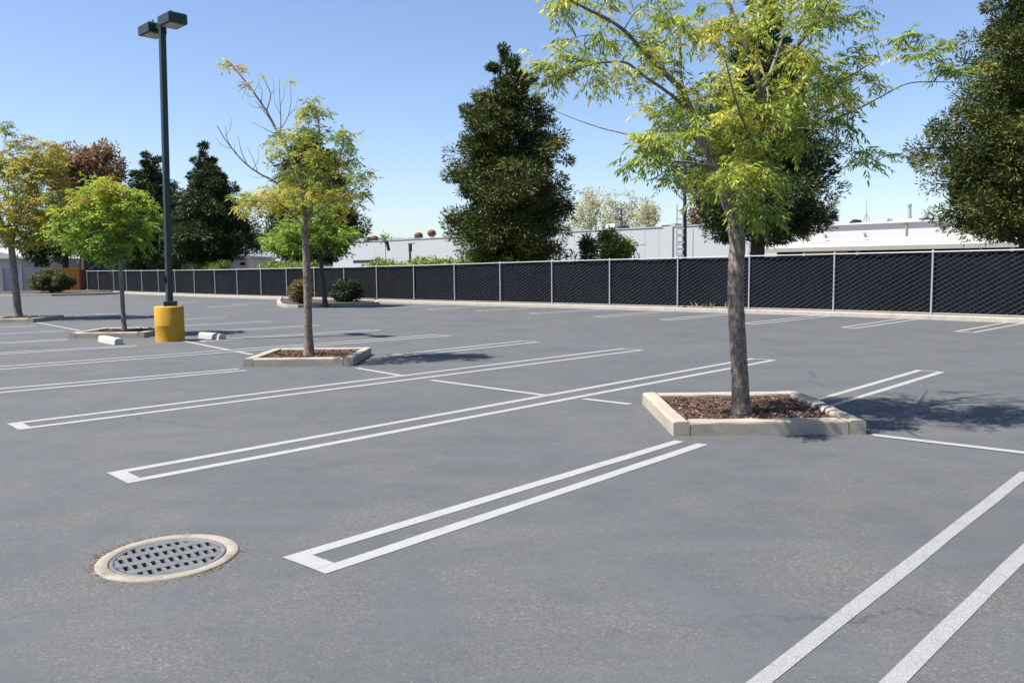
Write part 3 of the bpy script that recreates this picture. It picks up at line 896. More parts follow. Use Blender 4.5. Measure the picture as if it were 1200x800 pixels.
# --- nearest tree
b1 = G(868, 484, .1); Y1 = b1[1]
limbs = [
    ([np.array([b1[0], Y1, 0.02])] + [at(px, py, Y1 + dy) for px, py, dy in ((868, 470, 0), (867, 440, 0), (864, 390, 0), (862, 330, 0), (864, 290, 0), (862, 268, 0))], .088, .079),
    limb([(863, 272, 0), (858, 255, .0), (847, 226, .03), (836, 195, .06), (822, 160, .1), (802, 112, .1), (784, 90, .05), (761, 67, 0), (724, 30, -.1), (675, 4, -.2), (640, -20, -.3)], .064, .008, Y1),
    limb([(863, 272, 0), (867, 250, .05), (874, 200, .2), (880, 168, .3), (892, 145, .35), (894, 120, .35), (890, 105, .3), (879, 69, .3), (866, 34, .3), (850, -10, .3), (845, -60, .3)], .066, .014, Y1),
    limb([(812, 135, .1), (787, 112, -.1), (750, 86, -.3), (731, 73, -.4), (694, 75, -.5), (667, 86, -.6), (640, 90, -.7)], .022, .005, Y1),
    limb([(806, 118, .1), (798, 90, .3), (796, 45, .5), (780, 0, .6), (772, -40, .7)], .020, .007, Y1),
    limb([(786, 92, .05), (760, 60, .2), (750, 40, .3), (739, 0, .4), (730, -30, .5)], .014, .006, Y1),
    limb([(838, 198, .06), (812, 191, -.3), (790, 190, -.5), (769, 191, -.7), (742, 176, -.9)], .020, .005, Y1),
    limb([(828, 172, .1), (800, 155, .5), (776, 154, .7), (750, 159, .9), (712, 152, 1.0), (675, 140, 1.1), (648, 129, 1.1)], .016, .003, Y1),
    limb([(893, 125, .35), (912, 112, .2), (938, 100, 0), (963, 97, -.1), (994, 90, -.2), (1022, 73, -.3)], .024, .005, Y1),
    limb([(884, 160, .3), (930, 150, .5), (975, 140, .6), (1010, 125, .6), (1035, 112, .6), (1069, 97, .6), (1129, 97, .6)], .024, .004, Y1),
    limb([(930, 150, .5), (960, 152, .2), (979, 160, 0), (997, 181, -.2), (1022, 200, -.3)], .012, .003, Y1),
    limb([(892, 110, .3), (905, 80, .6), (925, 15, .9), (930, -40, 1.0)], .026, .009, Y1),
    limb([(889, 100, .3), (930, 60, -.2), (960, 20, -.5), (985, -20, -.7)], .020, .006, Y1),
    limb([(868, 240, .06), (885, 225, -.5), (895, 230, -.8)], .014, .004, Y1),
    limb([(880, 168, .3), (870, 140, -.5), (860, 110, -1.0), (850, 70, -1.3)], .018, .005, Y1),
    limb([(894, 130, .35), (900, 110, 1.0), (890, 70, 1.5)], .018, .005, Y1)]
blobs = [
    E(685, 10, 50, 22, Y1, .45, 20, .05), E(655, 72, 32, 20, Y1 - .5, .3, 18), E(705, 80, 32, 16, Y1 - .4, .3, 9), E(745, 35, 44, 30, Y1, .5, 24, .08), E(775, 75, 34, 22, Y1 + .1, .5, 10),
    E(690, 45, 40, 18, Y1 - .3, .4, 7), E(790, 25, 48, 30, Y1 + .3, .7, 20, .05), E(850, 28, 60, 42, Y1, 1.0, 38, .05), E(920, 18, 60, 38, Y1, 1.0, 34), E(985, 20, 38, 32, Y1 - .4, .6, 16, -.05),
    E(1000, 85, 42, 32, Y1, .6, 20, -.08), E(1065, 62, 34, 22, Y1 + .5, .35, 15, -.15), E(1105, 85, 32, 9, Y1 + .6, .25, 8, -.2), E(1024, 186, 24, 14, Y1 - .3, .25, 8, -.25),
    E(985, 155, 16, 16, Y1, .25, 4, -.2), E(800, 132, 48, 24, Y1 + .5, .5, 18, .08), E(765, 128, 26, 16, Y1 + .8, .4, 6), E(845, 118, 58, 50, Y1 + .1, 1.2, 58, .06), E(905, 115, 60, 50, Y1 + .2, 1.2, 58, .04), E(960, 112, 45, 42, Y1, .9, 32),
    E(762, 176, 28, 22, Y1 - .9, .3, 13, -.02), E(800, 168, 32, 22, Y1 - .9, .3, 9), E(845, 178, 48, 30, Y1 + .5, .7, 38, .06), E(905, 182, 46, 34, Y1 + .2, .9, 38, -.02), E(790, 205, 24, 14, Y1 - .9, .25, 7, -.05), E(865, 205, 36, 22, Y1 - .5, .4, 20, .04), E(800, 150, 46, 26, Y1 + .4, .6, 18, .08),
    E(892, 232, 20, 34, Y1 - .5, .35, 18, -.14), E(836, 215, 24, 20, Y1 + .8, .3, 10), E(902, 255, 10, 16, Y1 - .6, .2, 4, -.15), E(870, -55, 140, 50, Y1, 1.3, 16), E(735, 82, 40, 20, Y1, .5, 7)]
blobs = [(c_, r_, max(2, int(round(k_ * .52))), t_, q_) for c_, r_, k_, t_, q_ in blobs]
grown_tree('pistache_tree', 'large yellow green tree in the nearest planter, crown cut by the top edge', (b1[0], Y1, 0), limbs, blobs, M['leaf_front'], M['bark_front'], .175, 10, 5, .42, .18, .0055, lw=.22, droop=.85, f0=.58)

# --- middle tree with bare upper branches
b2 = G(362, 416.5, .1); Y2 = b2[1]
limbs = [
    ([np.array([b2[0], Y2, 0.02])] + [at(x, y, Y2) for x, y in ((362, 405), (361, 380), (360, 330), (358, 290), (357, 262))], .088, .056),
    limb([(357, 264), (357, 250), (353, 218), (346, 198), (336, 173), (326, 156), (312, 130), (297, 108), (283, 90), (268, 72)], .050, .006, Y2),
    limb([(328, 158), (329, 140), (328, 118), (327, 92)], .014, .003, Y2), limb([(330, 150), (338, 135), (341, 118), (340, 98)], .009, .003, Y2),
    limb([(328, 125), (333, 112), (334, 100)], .005, .002, Y2), limb([(329, 135), (322, 120), (321, 106)], .005, .002, Y2), limb([(338, 136), (346, 126), (350, 112)], .005, .002, Y2), limb([(316, 114), (321, 104), (320, 92)], .005, .002, Y2),
    limb([(297, 109), (303, 98), (305, 84)], .006, .002, Y2), limb([(290, 100), (284, 104), (279, 108)], .004, .002, Y2), limb([(300, 113), (291, 113), (287, 110)], .004, .002, Y2), limb([(309, 126), (298, 126), (291, 121)], .005, .002, Y2),
    limb([(270, 174), (260, 170), (252, 160)], .006, .002, Y2), limb([(284, 188), (276, 178), (274, 165)], .006, .002, Y2), limb([(296, 199), (303, 186), (302, 172)], .006, .002, Y2), limb([(312, 207), (300, 208), (288, 205)], .006, .002, Y2), limb([(264, 160), (270, 150), (271, 138)], .005, .002, Y2),
    limb([(312, 131), (317, 112), (312, 98), (307, 88)], .012, .004, Y2), limb([(306, 121), (307, 108), (304, 99)], .009, .003, Y2),
    limb([(326, 158), (312, 152), (295, 143)], .010, .003, Y2), limb([(318, 142), (305, 125), (299, 118)], .009, .003, Y2),
    limb([(356, 246), (350, 238), (325, 215, -.2), (305, 204, -.3), (287, 191, -.4), (267, 168, -.5), (254, 147, -.6)], .026, .005, Y2),
    limb([(290, 194, -.4), (283, 178, -.4), (279, 160, -.4)], .010, .003, Y2), limb([(277, 181, -.45), (267, 165, -.4), (264, 148, -.4)], .010, .003, Y2), limb([(302, 203, -.3), (298, 190, -.3), (290, 172, -.3)], .008, .003, Y2),
    limb([(357, 262), (346, 255), (330, 240, -.5), (310, 236, -.8), (292, 236, -1)], .032, .006, Y2),
    limb([(357, 262), (364, 248), (366, 228, .3), (374, 190, .4), (374, 150, .3), (368, 118, .2)], .040, .006, Y2),
    limb([(366, 232, .3), (390, 205, .1), (402, 170, 0), (402, 150, 0)], .022, .005, Y2),
    limb([(360, 256), (385, 240, -.4), (410, 225, -.6), (428, 215, -.7)], .022, .004, Y2),
    limb([(355, 225), (352, 190, -.5), (345, 165, -.6)], .018, .004, Y2)]
blobs = [E(368, 140, 20, 24, Y2, .45, 22), E(352, 180, 34, 34, Y2, .8, 54, .02), E(404, 172, 20, 34, Y2, .45, 28, -.05), E(425, 212, 16, 30, Y2 - .3, .4, 17, -.1), E(365, 222, 48, 26, Y2, .9, 56, .02), E(385, 195, 20, 30, Y2 + .3, .5, 16),
         E(303, 238, 28, 14, Y2 - .7, .4, 20, .2), E(335, 235, 30, 20, Y2 - .5, .6, 26, .12), E(326, 165, 14, 10, Y2, .3, 6), E(400, 235, 32, 24, Y2, .6, 30, .04), E(366, 119, 9, 10, Y2, .2, 6, -.05),
         E(267, 73, 4, 4, Y2, .08, 4, .32, .8), E(281, 80, 5, 5, Y2, .08, 5, .36, .8), E(291, 101, 4, 4, Y2, .07, 3, .34, .7), E(307, 88, 3, 3, Y2, .05, 2, .36, .5), E(340, 97, 3, 3, Y2, .05, 2, .2, .55), E(285, 232, 10, 8, Y2 - .9, .25, 5, .1)]
grown_tree('pistache_tree', 'yellowing tree with bare twigs reaching above its crown, in the middle planter', (b2[0], Y2, 0), limbs, blobs, M['leaf_mid'], M['bark_front'], .15, 7.0, 4, .40, .17, .0055, lw=.30, droop=.6)

# --- slim bright green tree by the pedestal
b3 = G(145.5, 388, .1); Y3 = b3[1]
limbs = [([np.array([b3[0], Y3, 0.02])] + [at(x, y, Y3) for x, y in ((145, 375), (143, 345), (141, 310), (139, 285))], .062, .042),
         limb([(139, 288), (130, 265), (115, 245), (95, 235)], .03, .006, Y3), limb([(139, 288), (142, 255), (138, 230), (130, 212)], .034, .006, Y3),
         limb([(139, 290), (155, 265), (170, 250), (182, 245)], .026, .005, Y3), limb([(139, 280), (120, 270, -.6), (100, 275, -.9)], .022, .005, Y3), limb([(140, 282), (150, 262, .6), (140, 240, .9)], .022, .005, Y3)]
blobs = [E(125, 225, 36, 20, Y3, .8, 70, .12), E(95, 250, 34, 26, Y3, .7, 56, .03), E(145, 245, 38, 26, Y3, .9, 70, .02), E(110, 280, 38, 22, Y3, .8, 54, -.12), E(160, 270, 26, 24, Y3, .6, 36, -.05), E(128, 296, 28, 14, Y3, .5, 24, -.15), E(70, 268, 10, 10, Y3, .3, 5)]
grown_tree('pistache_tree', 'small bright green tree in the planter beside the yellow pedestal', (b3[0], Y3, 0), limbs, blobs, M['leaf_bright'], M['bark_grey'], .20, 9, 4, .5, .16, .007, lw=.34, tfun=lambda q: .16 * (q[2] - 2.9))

# --- olive tree at the left edge
b4 = G(21, 371, .1); Y4 = b4[1]
limbs = [([np.array([b4[0], Y4, 0.02])] + [at(x, y, Y4) for x, y in ((20, 355), (16, 315), (13, 285))], .13, .10),
         limb([(13, 288), (0, 255), (-15, 225), (-25, 200)], .06, .01, Y4), limb([(13, 288), (25, 250), (38, 210), (45, 170)], .06, .008, Y4),
         limb([(14, 288), (40, 270), (62, 262), (85, 262)], .04, .008, Y4), limb([(13, 285), (10, 240, 1), (10, 190, 1)], .05, .008, Y4), limb([(13, 285), (20, 250, -1), (30, 220, -1.3)], .04, .008, Y4),
         limb([(0, 255), (0, 200), (6, 165), (5, 145)], .02, .005, Y4)]
blobs = [E(0, 235, 55, 50, Y4, 1.6, 130), E(50, 235, 42, 48, Y4, 1.3, 100), E(40, 185, 34, 26, Y4, 1.0, 52, .08), E(0, 190, 30, 22, Y4, 1.0, 34, .12), E(75, 265, 22, 28, Y4, .7, 26), E(20, 275, 40, 18, Y4, 1.0, 40), E(5, 152, 9, 12, Y4, .3, 5, -.3), E(-60, 230, 40, 50, Y4, 1.2, 50)]
grown_tree('pistache_tree', 'olive and yellow autumn tree at the left edge of the photo', (b4[0], Y4, 0), limbs, blobs, M['leaf_olive'], M['bark_grey'], .26, 10, 4, .5, .17, .009, lw=.32)

# --- lime green tree on the planting island by the fence
b5 = G(381, 357, .1); Y5 = b5[1]
limbs = [([np.array([b5[0], Y5, 0.02])] + [at(x, y, Y5) for x, y in ((380, 345), (377, 318), (376, 302))], .11, .085),
         limb([(376, 304), (362, 290), (345, 280), (330, 275)], .05, .01, Y5), limb([(376, 304), (390, 290), (400, 280), (408, 275)], .05, .01, Y5), limb([(376, 304), (375, 280), (370, 260)], .05, .01, Y5),
         limb([(376, 302), (370, 285, 1.2), (380, 270, 1.6)], .04, .01, Y5), limb([(376, 302), (382, 285, -1.2), (370, 270, -1.6)], .04, .01, Y5)]
blobs = [E(338, 275, 28, 20, Y5, 1.3, 76), E(372, 270, 30, 24, Y5, 1.6, 80), E(398, 280, 22, 17, Y5, 1.2, 52), E(355, 288, 30, 9, Y5, 1.2, 30, -.2), E(318, 284, 9, 10, Y5, .5, 10), E(375, 245, 30, 16, Y5, 1.2, 36)]
grown_tree('pistache_tree', 'lime green tree on the rounded island against the fence', (b5[0], Y5, 0), limbs, blobs, M['leaf_lime'], M['bark_dark'], .28, 11, 3, .5, .18, .012, lw=.42)

# --- leafy crowns farther off: clumps of leaves on a branching trunk
def clump_leaves(C, Rr, n, L, W, tint, name, m, parent, outward=.7, flat=.75, tsd=.15):
    C = np.array(C); k = len(C)
    Rr = np.broadcast_to(np.asarray(Rr, float), (k,))
    idx = np.repeat(np.arange(k), n)
    x = unit(RNG.normal(0, 1, (k * n, 3))) * (RNG.random((k * n, 1)) ** .33)
    P = C[idx] + x * Rr[idx, None] * np.array([1, 1, flat])
    D = unit(RNG.normal(0, 1, (k * n, 3)) + x * .6 - np.array([0, 0, .25]))
    N = unit(x * outward + np.array([0, 0, .45]) + RNG.normal(0, .4, (k * n, 3)))
    ct = np.asarray(tint) + RNG.normal(0, tsd, k)
    T = ct[idx] + RNG.normal(0, .12, k * n)
    return cards(P, D, N, L * RNG.uniform(.6, 1.3, k * n), W * RNG.uniform(.7, 1.2, k * n), T, name, m, parent)

def clump_tree(name, label, base, trunk_top, blobs, leafm, barkm, L, W, n=40, cr=.7, tr=.2, tint=.5, cat='tree', group=None, tsd=.15):
    t = thing(name, label, cat, tuple(base), group)
    C = []
    for b in blobs:
        k = b[2]; x = unit(RNG.normal(0, 1, (k, 3))) * (RNG.random((k, 1)) ** .4)
        C.append(np.array(b[0]) + x * np.array(b[1]))
    C = np.concatenate(C)
    mb = MB(); base = np.array(base, float); tt = np.array(trunk_top, float)
    mid = base + (tt - base) * .5 + np.array([tr * .3, 0, 0])
    mb.tube(smooth_path([base - np.array([0, 0, .05]), mid, tt], 4), list(np.linspace(tr, tr * .6, 9)), 10)
    for i in range(0, len(C), 3):
        q = C[i]; st = base + (tt - base) * RNG.uniform(.55, 1.0)
        m_ = (st + q) / 2 + RNG.normal(0, .12, 3)
        mb.tube(smooth_path([st, m_, q], 3), list(np.linspace(tr * .3, .012, 7)), 5, False)
    mb.build('trunk', barkm, t)
    clump_leaves(C, cr * RNG.uniform(.65, 1.3, len(C)), n, L, W, tint, 'crown', leafm, t, tsd=tsd)
    return t

def gb(px, py):
    p = G(px, py); return p

YA = 66.0
def col_base(px, Y): 
    p = at(px, 320, Y); return np.array([p[0], Y, 0])
clump_tree('plum_tree', 'tall plum brown leaved tree rising behind the grey wall', col_base(98, 68), at(98, 235, 68), [E(92, 195, 36, 26, 68, 2.2, 60), E(120, 190, 22, 22, 68, 1.6, 22), E(136, 203, 9, 10, 68, .8, 8), E(75, 200, 22, 22, 68, 1.6, 24), E(95, 230, 40, 24, 68, 2, 40)], M['leaf_plum'], M['bark_dark'], .34, .16, 90, .75, .3)
clump_tree('evergreen_tree', 'dark evergreen filling the gap behind the orange gate', col_base(75, 71), at(75, 270, 71), [E(70, 265, 36, 36, 71, 2, 50), E(60, 295, 18, 16, 71, 1.5, 14), E(40, 290, 14, 20, 71, 1.5, 12)], M['leaf_dark'], M['bark_dark'], .32, .15, 100, .8, .3)
clump_tree('evergreen_tree', 'dark broad evergreen behind the left end of the fence', col_base(150, 74), at(150, 270, 74), [E(160, 262, 36, 34, 74, 2, 46), E(140, 262, 26, 34, 74, 2, 30), E(105, 280, 20, 22, 74, 2, 20), E(185, 285, 22, 18, 74, 2, 24)], M['leaf_dark'], M['bark_dark'], .34, .15, 100, .8, .3)

# --- conifers
def conifer(name, label, base, H, prof, m, clumps=520, n=85, L=.30, W=.075, cr=.62, tr=.28, lean=(0, 0), tint=.42, z0=.1, group=None, barkm='bark_dark', seed_az=0.0, lobe=1.0):
    """prof: [(height fraction, radius m)]; tiers of limbs carry flat pads of needles with gaps between them"""
    t = thing(name, label, 'tree', tuple(base), group)
    base = np.array(base, float)
    hs = [a for a, b in prof]; rs = [b for a, b in prof]
    mb = MB()
    axis = lambda f: base + np.array([lean[0] * f, lean[1] * f, H * f])
    K = 10
    mb.tube([axis(k / K * .97) + (RNG.normal(0, .05, 3) if 0 < k < K else 0) for k in range(K + 1)], [tr * (1 - .96 * (k / K) ** .9) for k in range(K + 1)], 10)
    C, R_, O = [], [], []
    fs = np.linspace(hs[0], .985, 400); wts = np.interp(fs, hs, rs) ** 1.3 + .22
    cdf = np.cumsum(wts) / wts.sum(); nb = max(20, clumps // 5)
    fs = np.interp((np.arange(nb) + RNG.uniform(.1, .9, nb)) / nb, cdf, fs)
    ph = RNG.uniform(0, 2 * pi, 6)
    for i, f in enumerate(fs):
        az = i * 2.39996 + RNG.uniform(-.6, .6) + seed_az
        r = float(np.interp(f, hs, rs))
        lob = 1 + lobe * (.15 * sin(2 * az + ph[0] + 6 * f) + .12 * sin(3 * az + ph[1] - 19 * f) + .14 * sin(31 * f + ph[2] + az))
        r *= min(1.2, lob * RNG.uniform(.70, 1.12))
        st = axis(max(.02, f - .03))
        o = np.array([cos(az), sin(az), 0])
        tip = axis(f) + o * r + np.array([0, 0, -.20 * r * (1 - f) + .10 * r])
        m_ = (st + tip) / 2 + np.array([0, 0, .06 * r])
        mb.tube(smooth_path([st, m_, tip], 3), list(np.linspace(max(.02, .06 * (1 - f)), .012, 7)), 4, False)
        ks = 5 if r > 1.2 else (3 if r > .5 else 2)
        for k in range(ks):
            u = (.30 + .72 * (k + RNG.uniform(.3, .9)) / ks)
            p = st + (m_ - st) * min(1, u * 2) if u < .5 else m_ + (tip - m_) * (u - .5) * 2
            C.append(p + np.cross(o, [0, 0, 1]) * RNG.normal(0, .20) * r * u + np.array([0, 0, RNG.normal(0, .06)])); R_.append(cr * min(1.0, .25 + r * .30) * RNG.uniform(.55, 1.35)); O.append(o)
    mb.build('trunk', M[barkm], t)
    C, R_, O = np.array(C), np.array(R_), np.array(O)
    k = len(C); idx = np.repeat(np.arange(k), n)
    xd = unit(RNG.normal(0, 1, (k * n, 3))); x = xd * (RNG.random((k * n, 1)) ** .24) * RNG.uniform(.75, 1.12, (k * n, 1))
    P = C[idx] + x * R_[idx, None] * np.array([1, 1, .62])
    D = unit(xd * .85 + RNG.normal(0, .5, (k * n, 3)) + O[idx] * .45 + np.array([0, 0, .12]))
    N = unit(xd * 1.5 * np.array([1, 1, 1.3]) + np.array([0, 0, .25]) + RNG.normal(0, .30, (k * n, 3)))
    T = (tint + RNG.normal(0, .13, k))[idx] + RNG.normal(0, .10, k * n)
    cards(P, D, N, L * RNG.uniform(.6, 1.3, k * n), W * RNG.uniform(.7, 1.3, k * n), T, 'crown', M[m], t)
    return t

def prof_px(Y, base, rows, ytop):
    """half widths in photo pixels at photo rows -> fractions of height and metres"""
    zt = at(600, ytop, Y)[2]
    out = []
    for y, hw in rows: out.append((at(600, y, Y)[2] / zt, hw * Y / F))
    return zt, out

# the big redwood in the middle of the picture
YR = 40.0
H, pr = prof_px(YR, 0, [(308, 30), (298, 52), (275, 64), (240, 70), (205, 58), (170, 50), (140, 42), (112, 36), (92, 20), (70, 11), (50, 3)], 42)
conifer('redwood_tree', 'large dark redwood standing alone behind the middle of the fence', col_base(603, YR), H, pr, 'needle', 760, 220, .20, .055, .64, .3, (-.35, 0), lobe=1.6)
# second one, behind the nearest tree
YQ = 33.0
H, pr = prof_px(YQ, 0, [(278, 46), (264, 74), (238, 86), (205, 84), (175, 68), (135, 52), (85, 38), (35, 25), (0, 16), (-30, 4)], -36)
conifer('redwood_tree', 'dark redwood behind the fence, half hidden by the nearest tree', col_base(887, YQ), H, pr, 'needle_blue', 720, 200, .19, .052, .58, .36, (.15, 0), lobe=.8)
# right edge
YE = 27.5
H, pr = prof_px(YE, 0, [(284, 30), (270, 78), (245, 95), (205, 102), (160, 100), (110, 80), (60, 67), (10, 52), (-60, 40), (-140, 22), (-200, 8)], -210)
conifer('redwood_tree', 'dark redwood cut off by the right edge of the photo', col_base(1206, YE), H, pr, 'needle', 1000, 220, .16, .044, .54, .4, (0, 0), .45, lobe=1.0)
# left group
H, pr = prof_px(70., 0, [(318, 28), (300, 38), (270, 40), (250, 34), (225, 26), (205, 17), (190, 11), (178, 8), (168, 3)], 166)
conifer('cedar_tree', 'narrow dark conifer directly behind the lamp pole', col_base(182, 70.), H, pr, 'needle_blue', 430, 150, .32, .085, .74, .3, lobe=1.7)
H, pr = prof_px(58., 0, [(300, 24), (292, 44), (282, 50), (262, 46), (240, 34), (215, 24), (198, 17), (184, 10), (174, 5), (164, 2)], 162)
conifer('cedar_tree', 'dark feathery conifer right of the lamp pole, with a bare trunk above the fence', col_base(251, 58.), H, pr, 'needle_blue', 500, 150, .29, .070, .66, .35, (-.3, 0), lobe=1.5)
H, pr = prof_px(52., 0, [(300, 22), (286, 42), (270, 54), (240, 50), (210, 40), (180, 26), (160, 12), (150, 4)], 146)
conifer('cedar_tree', 'dark conifer mostly hidden behind the yellowing tree', col_base(368, 52.), H, pr, 'needle_blue', 640, 150, .27, .07, .64, .35)

# pale and rusty trees beyond the grey building
for i, (px, Y, top, hw, label) in enumerate(((692, 112, 220, 24, 'pale thin birch like tree nearest the big redwood, beyond the grey building'), (728, 116, 222, 30, 'pale thin tree in the middle of the row beyond the grey building'), (758, 110, 232, 14, 'narrow pale tree at the right end of the row beyond the grey building'))):
    clump_tree('birch_tree', label, col_base(px, Y), at(px, 238, Y), [E(px, top + 12, hw * .7, 12, Y, 1.5, 20), E(px, top + 28, hw, 16, Y, 2, 34), E(px, top + 45, hw, 14, Y, 2, 30)], M['leaf_pale'], M['bark_grey'], .34, .17, 34, .9, .16, .5, group='pale trees beyond the grey building')
clump_tree('maple_tree', 'rusty green tree beyond the grey building, right of the ladder pole', col_base(817, 105), at(817, 262, 105), [E(817, 255, 11, 12, 105, 1.3, 22)], M['leaf_rust'], M['bark_dark'], .4, .2, 40, .9, .2)

# ------------------------------------------------------------------ bushes and hedges
def bush(name, label, base, blobs, m, L, W, n, cr, tint=.5, group=None, stems=7):
    t = thing(name, label, 'bush', tuple(base), group)
    C = []
    for b in blobs:
        k = b[2]; x = unit(RNG.normal(0, 1, (k, 3))) * (RNG.random((k, 1)) ** .3); x[:, 2] = np.clip(x[:, 2], -.8, 1)
        C.append(np.array(b[0]) + x * np.array(b[1]))
    C = np.concatenate(C); C[:, 2] = np.maximum(C[:, 2], .08)
    base = np.array(base, float)
    for i in range(0, len(C), max(1, len(C) // stems)):
        mb = MB(); st = base + RNG.normal(0, .06, 3) * np.array([1, 1, 0])
        mb.tube(smooth_path([st, (st + C[i]) / 2 + np.array([0, 0, .05]), C[i]], 3), list(np.linspace(.025, .006, 7)), 5, False)
        mb.build('stem', M['bark_dark'], t)
    clump_leaves(C, cr, n, L, W, tint, 'foliage', m, t, .9, .85)
    return t
YB = G(60, 344.5)[1]
c = at(61, 333, YB)
bush('round_bush', 'broad round clipped bush in front of the orange gate', G(61, 344.5), [((c[0], YB, .92), (1.5, 1.0, .68), 210)], M['leaf_bush'], .085, .06, 230, .30, .5)
p = G(354, 358); bush('upright_bush', 'rust tipped bush on the island by the fence', p, [((p[0], p[1], .55), (.42, .42, .48), 36)], M['leaf_rust'], .10, .05, 110, .26, .55)
p = G(406, 355.5); bush('upright_bush', 'dark bush in tree shade on the island by the fence', p, [((p[0], p[1], .60), (.68, .5, .50), 66)], M['leaf_dark'], .08, .045, 170, .26, .15)  # low tint puts the tree's shade into the leaf colour
# shrub behind the fence
YS = 42.
c = at(716, 292, YS)
bush('tall_shrub', 'sunlit green shrub showing above the fence before the grey building', col_base(716, YS), [E(718, 290, 24, 18, YS, .9, 60), E(712, 276, 8, 6, YS, .4, 10), E(716, 318, 30, 20, YS, 1.0, 50)], M['leaf_hedge'], .16, .07, 80, .36, .5)
bush('tall_shrub', 'dark leafed shrub at the left flank of the sunlit shrub', col_base(686, YS + .4), [E(688, 290, 9, 14, YS + .4, .5, 20), E(688, 318, 12, 20, YS + .4, .6, 20)], M['leaf_dark'], .16, .07, 80, .34, .4)
# spiky seedlings
def spikes(label, spots, Y):
    c0 = col_base(spots[0][0], Y)
    t = thing('spiky_plant', label, 'plant', tuple(c0))
    Ps, Ds, Ls = [], [], []
    mb = MB()
    for px, py in spots:
        tp_ = at(px, py, Y); b_ = np.array([tp_[0], Y, 0]); mb = MB(); mb.tube([b_, tp_], [.02, .006], 5, False); mb.build('stem', M['bark_dark'], t)
        for k in range(40):
            f = RNG.uniform(.45, 1); Ps.append(b_ + (tp_ - b_) * f); a = RNG.uniform(0, 2 * pi); Ds.append([cos(a) * .5, sin(a) * .5, .9]); Ls.append(.25)
    cards(np.array(Ps), np.array(Ds), RNG.normal(0, 1, (len(Ps), 3)), np.array(Ls), .05, RNG.uniform(.1, .6, len(Ps)), 'foliage', M['leaf_dark'], t)
spikes('dark spiky stems above the fence right of the big redwood', [(656, 298), (663, 297), (670, 294), (674, 298)], 41.5)
spikes('dark spiky stems above the fence right of the sunlit shrub', [(738, 297), (743, 293), (748, 298), (735, 300)], 41.)
# bright hedge along the far side of the fence
def hedge(label, p0, p1, off, h, n, lift=None):
    P0 = G(p0, fence_y(p0)) + AV * off; P1 = G(p1, fence_y(p1)) + AV * off
    base = (P0 + P1) / 2
    t = thing('hedge', label, 'hedge', tuple(base))
    f = RNG.random(n); C = P0 + (P1 - P0) * f[:, None]
    hh = h * (1 + .10 * np.sin(f * 17) + RNG.normal(0, .05, n))
    if lift: hh = hh + np.exp(-((f - lift[0]) / lift[1]) ** 2) * lift[2]
    C[:, 2] = RNG.uniform(.3, 1, n) ** .6 * hh
    C[:, :2] += RNG.normal(0, .35, (n, 2))
    clump_leaves(C, .36, 60, .2, .08, .55, 'foliage', M['leaf_hedge'], t, .6, .9)
hedge('bright green hedge just over the fence, left of the big redwood', 408, 572, 1.5, 1.72, 330, (.86, .10, .40))
hedge('strip of yellow green hedge over the fence left of the bare conifer trunk', 203, 238, 1.6, 1.75, 110)
hedge('strip of green hedge over the fence in front of the parked car', 285, 336, 1.6, 1.70, 130)

# ------------------------------------------------------------------ planting areas by the fence and the wall
def bed(pts, kerb_w, name, h=.13):
    """raised bed: kerb round a soil top, outline in metres"""
    P = [np.array(p[:2]) for p in pts]; c = sum(P) / len(P)
    I = [c + (p - c) * (1 - kerb_w / np.linalg.norm(p - c)) for p in P]
    n = len(P); mb = MB()
    V = [(p[0], p[1], -.02) for p in P] + [(p[0], p[1], h - .015) for p in P] + [(p[0] * .99 + q[0] * .01, p[1] * .99 + q[1] * .01, h) for p, q in zip(P, I)] + [(q[0], q[1], h) for q in I] + [(q[0], q[1], h - .05) for q in I]
    mb.add(V, [(r * n + i, r * n + (i + 1) % n, (r + 1) * n + (i + 1) % n, (r + 1) * n + i) for r in range(4) for i in range(n)])
    k = struct(mb.build('kerb', M['kerb_far']))
    mb = MB(); mb.add([(q[0], q[1], h - .045) for q in I], [tuple(range(n))])
    s = struct(mb.build(name, M['mulch'])); return k, s
T0 = G(320, 358.3); A0 = G(349, 360.7); R0 = G(444, 357.2); Rb = G(446, fence_y(446)) - AV * .28; Lb = G(340, fence_y(340)) - AV * .28
arc = []
for k in range(7):
    t = k / 6; arc.append((1 - t) ** 2 * np.array(Lb) + 2 * t * (1 - t) * (np.array(T0) * 1.6 - (np.array(Lb) + A0) * .3) + t * t * np.array(A0))
bed(arc + [A0 + (R0 - A0) * .5, R0, Rb], .22, 'planting_bed')
W0 = G(-60, 347.5); W1 = G(20, 347.4); W2 = G(60, 347.0); W3 = G(110, 345.8); W4 = G(139, 344.6); 
bk = [G(136, fence_y(136)) - AV * .3, G(104, fence_y(104)) - AV * .3, G(85, 340.8), G(0, 341.5), G(-60, 341.8)]
bed([W0, W1, W2, W3, W4] + bk, .3, 'planting_bed')

